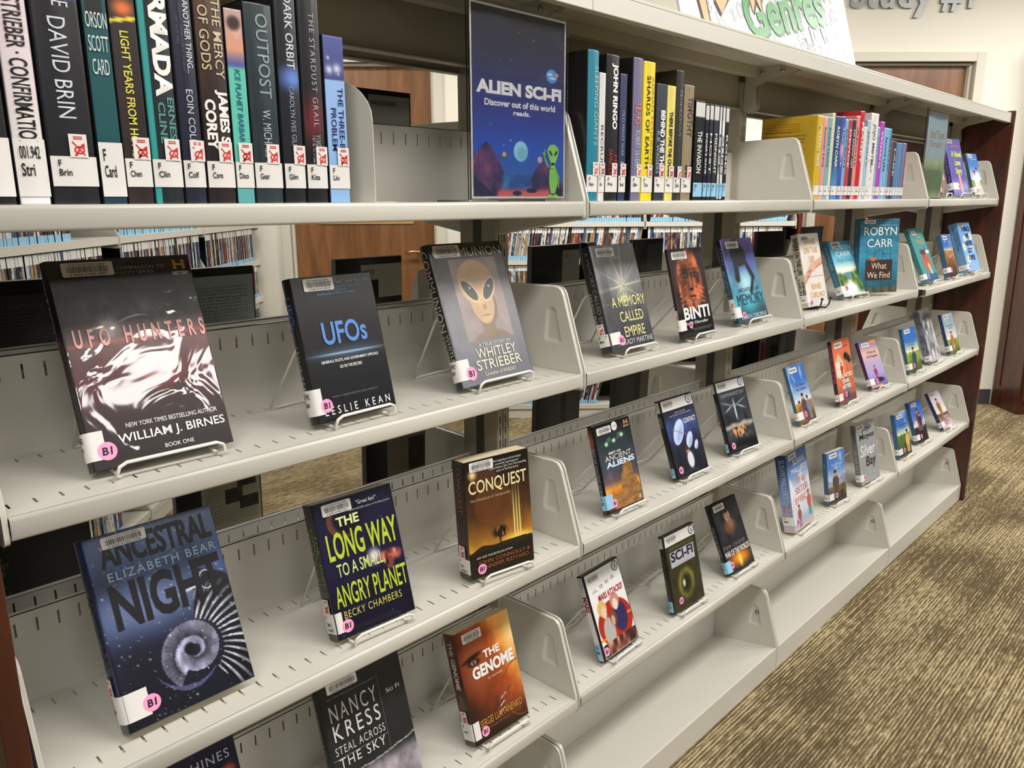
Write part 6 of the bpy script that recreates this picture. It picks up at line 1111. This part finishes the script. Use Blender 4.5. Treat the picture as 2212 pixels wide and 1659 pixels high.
# ================================================================== disc shelving against the walls
M_SHBACK = mat((.10, .10, .10), .7, key='shback')
cols = [(.86, .86, .85), (.13, .13, .15), (.22, .27, .40), (.50, .22, .20), (.83, .84, .86), (.12, .12, .13), (.64, .52, .36), (.48, .58, .68), (.30, .30, .32), (.88, .85, .78), (.24, .36, .55), (.42, .24, .25), (.20, .29, .29), (.66, .66, .70)]
def spine_mat(ci):
    k = 'spine%d' % ci
    if k in _mats: return _mats[k]
    m = bpy.data.materials.new('printed_spine'); m.use_nodes = True; nt = m.node_tree; b = nt.nodes['Principled BSDF']
    g = nt.nodes.new('ShaderNodeNewGeometry'); mp = nt.nodes.new('ShaderNodeMapping'); mp.inputs['Scale'].default_value = (70, 70, 26); n = nt.nodes.new('ShaderNodeTexNoise'); n.inputs['Scale'].default_value = 1; n.inputs['Detail'].default_value = 3
    r = nt.nodes.new('ShaderNodeValToRGB'); c = cols[ci]; e = r.color_ramp.elements
    for pos, col in ((.30, tuple(q * .35 for q in c)), (.44, c), (.56, c), (.66, tuple(.5 * q + .42 for q in c) if sum(c) < 2.1 else (.25, .22, .25))):
        el = e.new(pos); el.color = (*[float(x) for x in s2l(col)], 1)
    e.remove(e[0]); e.remove(e[len(e) - 1])
    nt.links.new(g.outputs['Position'], mp.inputs[0]); nt.links.new(mp.outputs[0], n.inputs['Vector']); nt.links.new(n.outputs['Fac'], r.inputs[0]); nt.links.new(r.outputs[0], b.inputs['Base Color']); b.inputs['Roughness'].default_value = .45
    _mats[k] = m; return m
def case_mesh(ci, top, low):
    mb = MB(); H = .19; T = .0142; D = .135; c = spine_mat(ci); g = .0006
    z1 = H * (.84 if top else 1); z0 = H * (.13 if low else 0)
    mb.box(g, T - g, .0006, D, 0, H, M_BLACK)
    mb.box(g, T - g, 0, .0006, z0, z1, c)
    if top: mb.box(g, T - g, -.0001, .0006, z1, H, mat((.93, .93, .93), .5, key='casetop'))
    if low: mb.box(g, T - g, -.0001, .0006, 0, z0, M_LBLUE)
    me = bpy.data.meshes.new('dvd_case'); me.from_pydata(mb.v, [], mb.f); [me.materials.append(m) for m in mb.mats]; me.polygons.foreach_set('material_index', mb.m); me.update(); return me
CM = {(i, t_, l_): case_mesh(i, t_, l_) for i in range(len(cols)) for t_ in (0, 1) for l_ in (0, 1)}
RC = random.Random(21); cnt = [0]
cname = ['pale grey', 'near-black', 'navy', 'red', 'off-white', 'black', 'tan', 'sky blue', 'charcoal', 'cream', 'blue', 'maroon', 'dark green', 'silver']
PEND = []
def row(base, z, x0, x1, label, group, top=1, low=1, gaps=(), lean=0.0, seed=1):
    rr = random.Random(seed); x = x0
    while x < x1 - .015:
        k = (rr.randrange(len(cols)), int(rr.random() < top), int(rr.random() < low))
        M = base @ Matrix.Translation((x, .012 + rr.random() * .004, z + .0004 + .0142 * abs(math.sin(lean)))) @ Matrix.Rotation(lean, 4, 'Y')
        PEND.append((M, k, label, group)); x += .0142 / math.cos(lean) + .0002 + (.0 if rr.random() < .93 else .004)
def media_unit(name, label, M, secs, levels, depth, end_left=None, end_right=None, top=1.52):
    t = thing(name, label, 'shelving unit', M); x0, x1 = secs[0], secs[-1]
    one('back_panel', t, lambda b: b.box(x0, x1, depth + .004, depth + .008, .02, top, M_SHBACK))
    one('top_panel', t, lambda b: b.box(x0, x1, 0, depth + .008, top, top + .03, M_STEEL), .002)
    one('kick', t, lambda b: b.box(x0, x1, .006, .03, 0.0, .0695, M_STEEL))
    for a, b_ in zip(secs[:-1], secs[1:]):
        for z in levels:
            s = one('shelf', t, lambda b: (b.box(a + .004, b_ - .004, 0, depth, z - .003, z, M_STEEL), b.box(a + .004, b_ - .004, 0, .006, z - .028, z - .003, M_STEEL)), .001)
            for e in (a, b_):
                xx = (e + .0045) if e == a else (e - .0055); sh = rnd_poly([(depth, .11), (.055, .11), (0, .004), (0, -.045), (.02, -.045), (depth, -.03)], [0, .02, .004, .008, 0, 0])
                one('end_bracket', s, lambda b: b.prism([(y, z + q) for y, q in sh], 'x', xx - .002, xx + .002, M_STEEL))
    for e in secs: one('upright', t, lambda b: b.box(e - .0025, e + .0025, depth - .03, depth + .004, 0.0, top, M_POST))
    for e, on in ((x0 - .026, end_left), (x1 + .004, end_right)):
        if on: one('end_panel', t, lambda b: b.box(e, e + .022, -.01, depth + .01, 0.0, top + .06, mat((.36, .16, .08), .35, coat=.3, var=.2, bscale=6, key='redwood')))
    return t
LV = [1.205, .982, .758, .534, .31, .085]
# right unit, flat against the back wall
c_x = [1.146 - .0, 1.146 + .914, 1.146 + 1.828]
XR = [-.012, .902, 1.816]; ZR = 4.775
MR = rroom(0, ZR)
media_unit('disc_shelving', 'cream steel disc shelving against the back wall between the two doors', MR, XR, LV, .215, None, True)
row(MR, LV[0], XR[0] + .01, XR[1] - .02, 'disc case in the highest row of the back wall shelving, left half', 'discs, back wall, top row left', .25, 1, seed=2)
row(MR, LV[0], XR[1] + .03, XR[2] - .05, 'slanting disc case in the highest row of the back wall shelving, right half', 'discs, back wall, top row right', .25, 1, lean=R(10), seed=3)
row(MR, LV[1], XR[0] + .05, XR[1] - .03, 'slanting disc case in the second row of the back wall shelving, left half', 'discs, back wall, second row left', .75, 1, lean=R(8), seed=4)
row(MR, LV[1], XR[1] + .02, XR[2] - .08, 'disc case in the second row of the back wall shelving, right half', 'discs, back wall, second row right', .85, 1, seed=5)
row(MR, LV[2], XR[0] + .01, XR[0] + .42, 'disc case on the third row of the back wall shelving', 'discs, back wall, third row', .6, .5, seed=6)
row(MR, LV[5], XR[0] + .02, XR[0] + .66, 'leaning disc case on the lowest shelf of the back wall shelving', 'discs, back wall, lowest row', .1, 1, lean=R(12), seed=7)
# left unit, at right angles, fronts facing right
ML = rroom(-1.44, 2.195, 0, R(90))
XL = [0, .914, 1.828, 2.742]
media_unit('disc_shelving', 'cream steel disc shelving along the left, ending beside the left-hand door', ML, XL, LV, .215, True, None)
row(ML, LV[0], .02, .60, 'disc case in the highest row of the left shelving, nearest section', 'discs, left wall, top row near', .1, 1, seed=8)
row(ML, LV[0], .94, 1.8, 'disc case in the highest row of the left shelving, middle section', 'discs, left wall, top row middle', .1, 1, seed=9)
row(ML, LV[1], .02, .80, 'disc case in the second row of the left shelving, nearest section', 'discs, left wall, second row near', .9, 1, seed=10)
row(ML, LV[1], .94, 1.79, 'disc case in the second row of the left shelving, middle section', 'discs, left wall, second row middle', .85, 1, seed=11)
row(ML, LV[1], 1.86, 2.66, 'disc case in the second row of the left shelving, farthest section', 'discs, left wall, second row far', .85, 1, seed=12)
row(ML, LV[2], 2.05, 2.70, 'disc case in the third row of the left shelving', 'discs, left wall, third row', .6, 1, seed=13)
row(ML, LV[3], 2.3, 2.70, 'disc case in the fourth row of the left shelving', 'discs, left wall, fourth row', .8, 1, seed=14)
row(ML, LV[5], .30, .70, 'disc case on the lowest shelf of the left shelving', 'discs, left wall, lowest row', .5, 1, seed=15)
bpy.context.view_layer.update(); DG = bpy.context.evaluated_depsgraph_get(); scored = []
def seen(p):
    c = cam.matrix_world.inverted() @ p
    if c.z >= 0: return 0
    u, v = 1106 - 1702.6 * c.x / c.z, 829.5 + 1702.6 * c.y / c.z
    if not (0 <= u <= 2212 and 0 <= v <= 1659): return 0
    dv = p - CAM; hit = SC.ray_cast(DG, CAM, dv.normalized(), distance=dv.length - .03)
    return 0 if hit[0] else 1
for i, (M, k, label, group) in enumerate(PEND):
    n = sum(seen(M @ Vector((.007, -.002, .19 * f))) for f in (.06, .2, .35, .5, .65, .8, .95)); scored.append((n / (M.translation - CAM).length, i))
pick = {i for s_, i in sorted(scored, reverse=True)[:292] if s_ > 0}
rest = MB(); n_pick = 0
for i, (M, k, label, group) in enumerate(PEND):
    if i in pick:
        o = bpy.data.objects.new('dvd_case', CM[k]); COL.objects.link(o); o.matrix_world = M; tag(o, cname[k[0]] + ' ' + label, 'dvd case', group); n_pick += 1
    else:
        c = spine_mat(k[0]); b_ = len(rest.v); q = MB(); q.box(.0006, .0136, .0006, .135, 0, .19, M_BLACK); q.box(.0006, .0136, 0, .0006, .19 * (.13 if k[2] else 0), .19 * (.84 if k[1] else 1), c)
        if k[1]: q.box(.0006, .0136, -.0001, .0006, .16, .19, mat((.93, .93, .93), .5, key='casetop'))
        if k[2]: q.box(.0006, .0136, -.0001, .0006, 0, .0247, M_LBLUE)
        for f, mi in zip(q.f, q.m): rest.f.append([b_ + t_ for t_ in f]); rest.m.append(rest.mi(q.mats[mi])); rest.smooth.append(False)
        rest.v += [tuple(M @ Vector(p)) for p in q.v]
o = rest.build('disc_cases', None, recalc=False); tag(o, 'packed disc cases filling the remaining rows of the far shelving', 'dvd cases', None, 'stuff')
print('disc cases', n_pick, len(PEND))
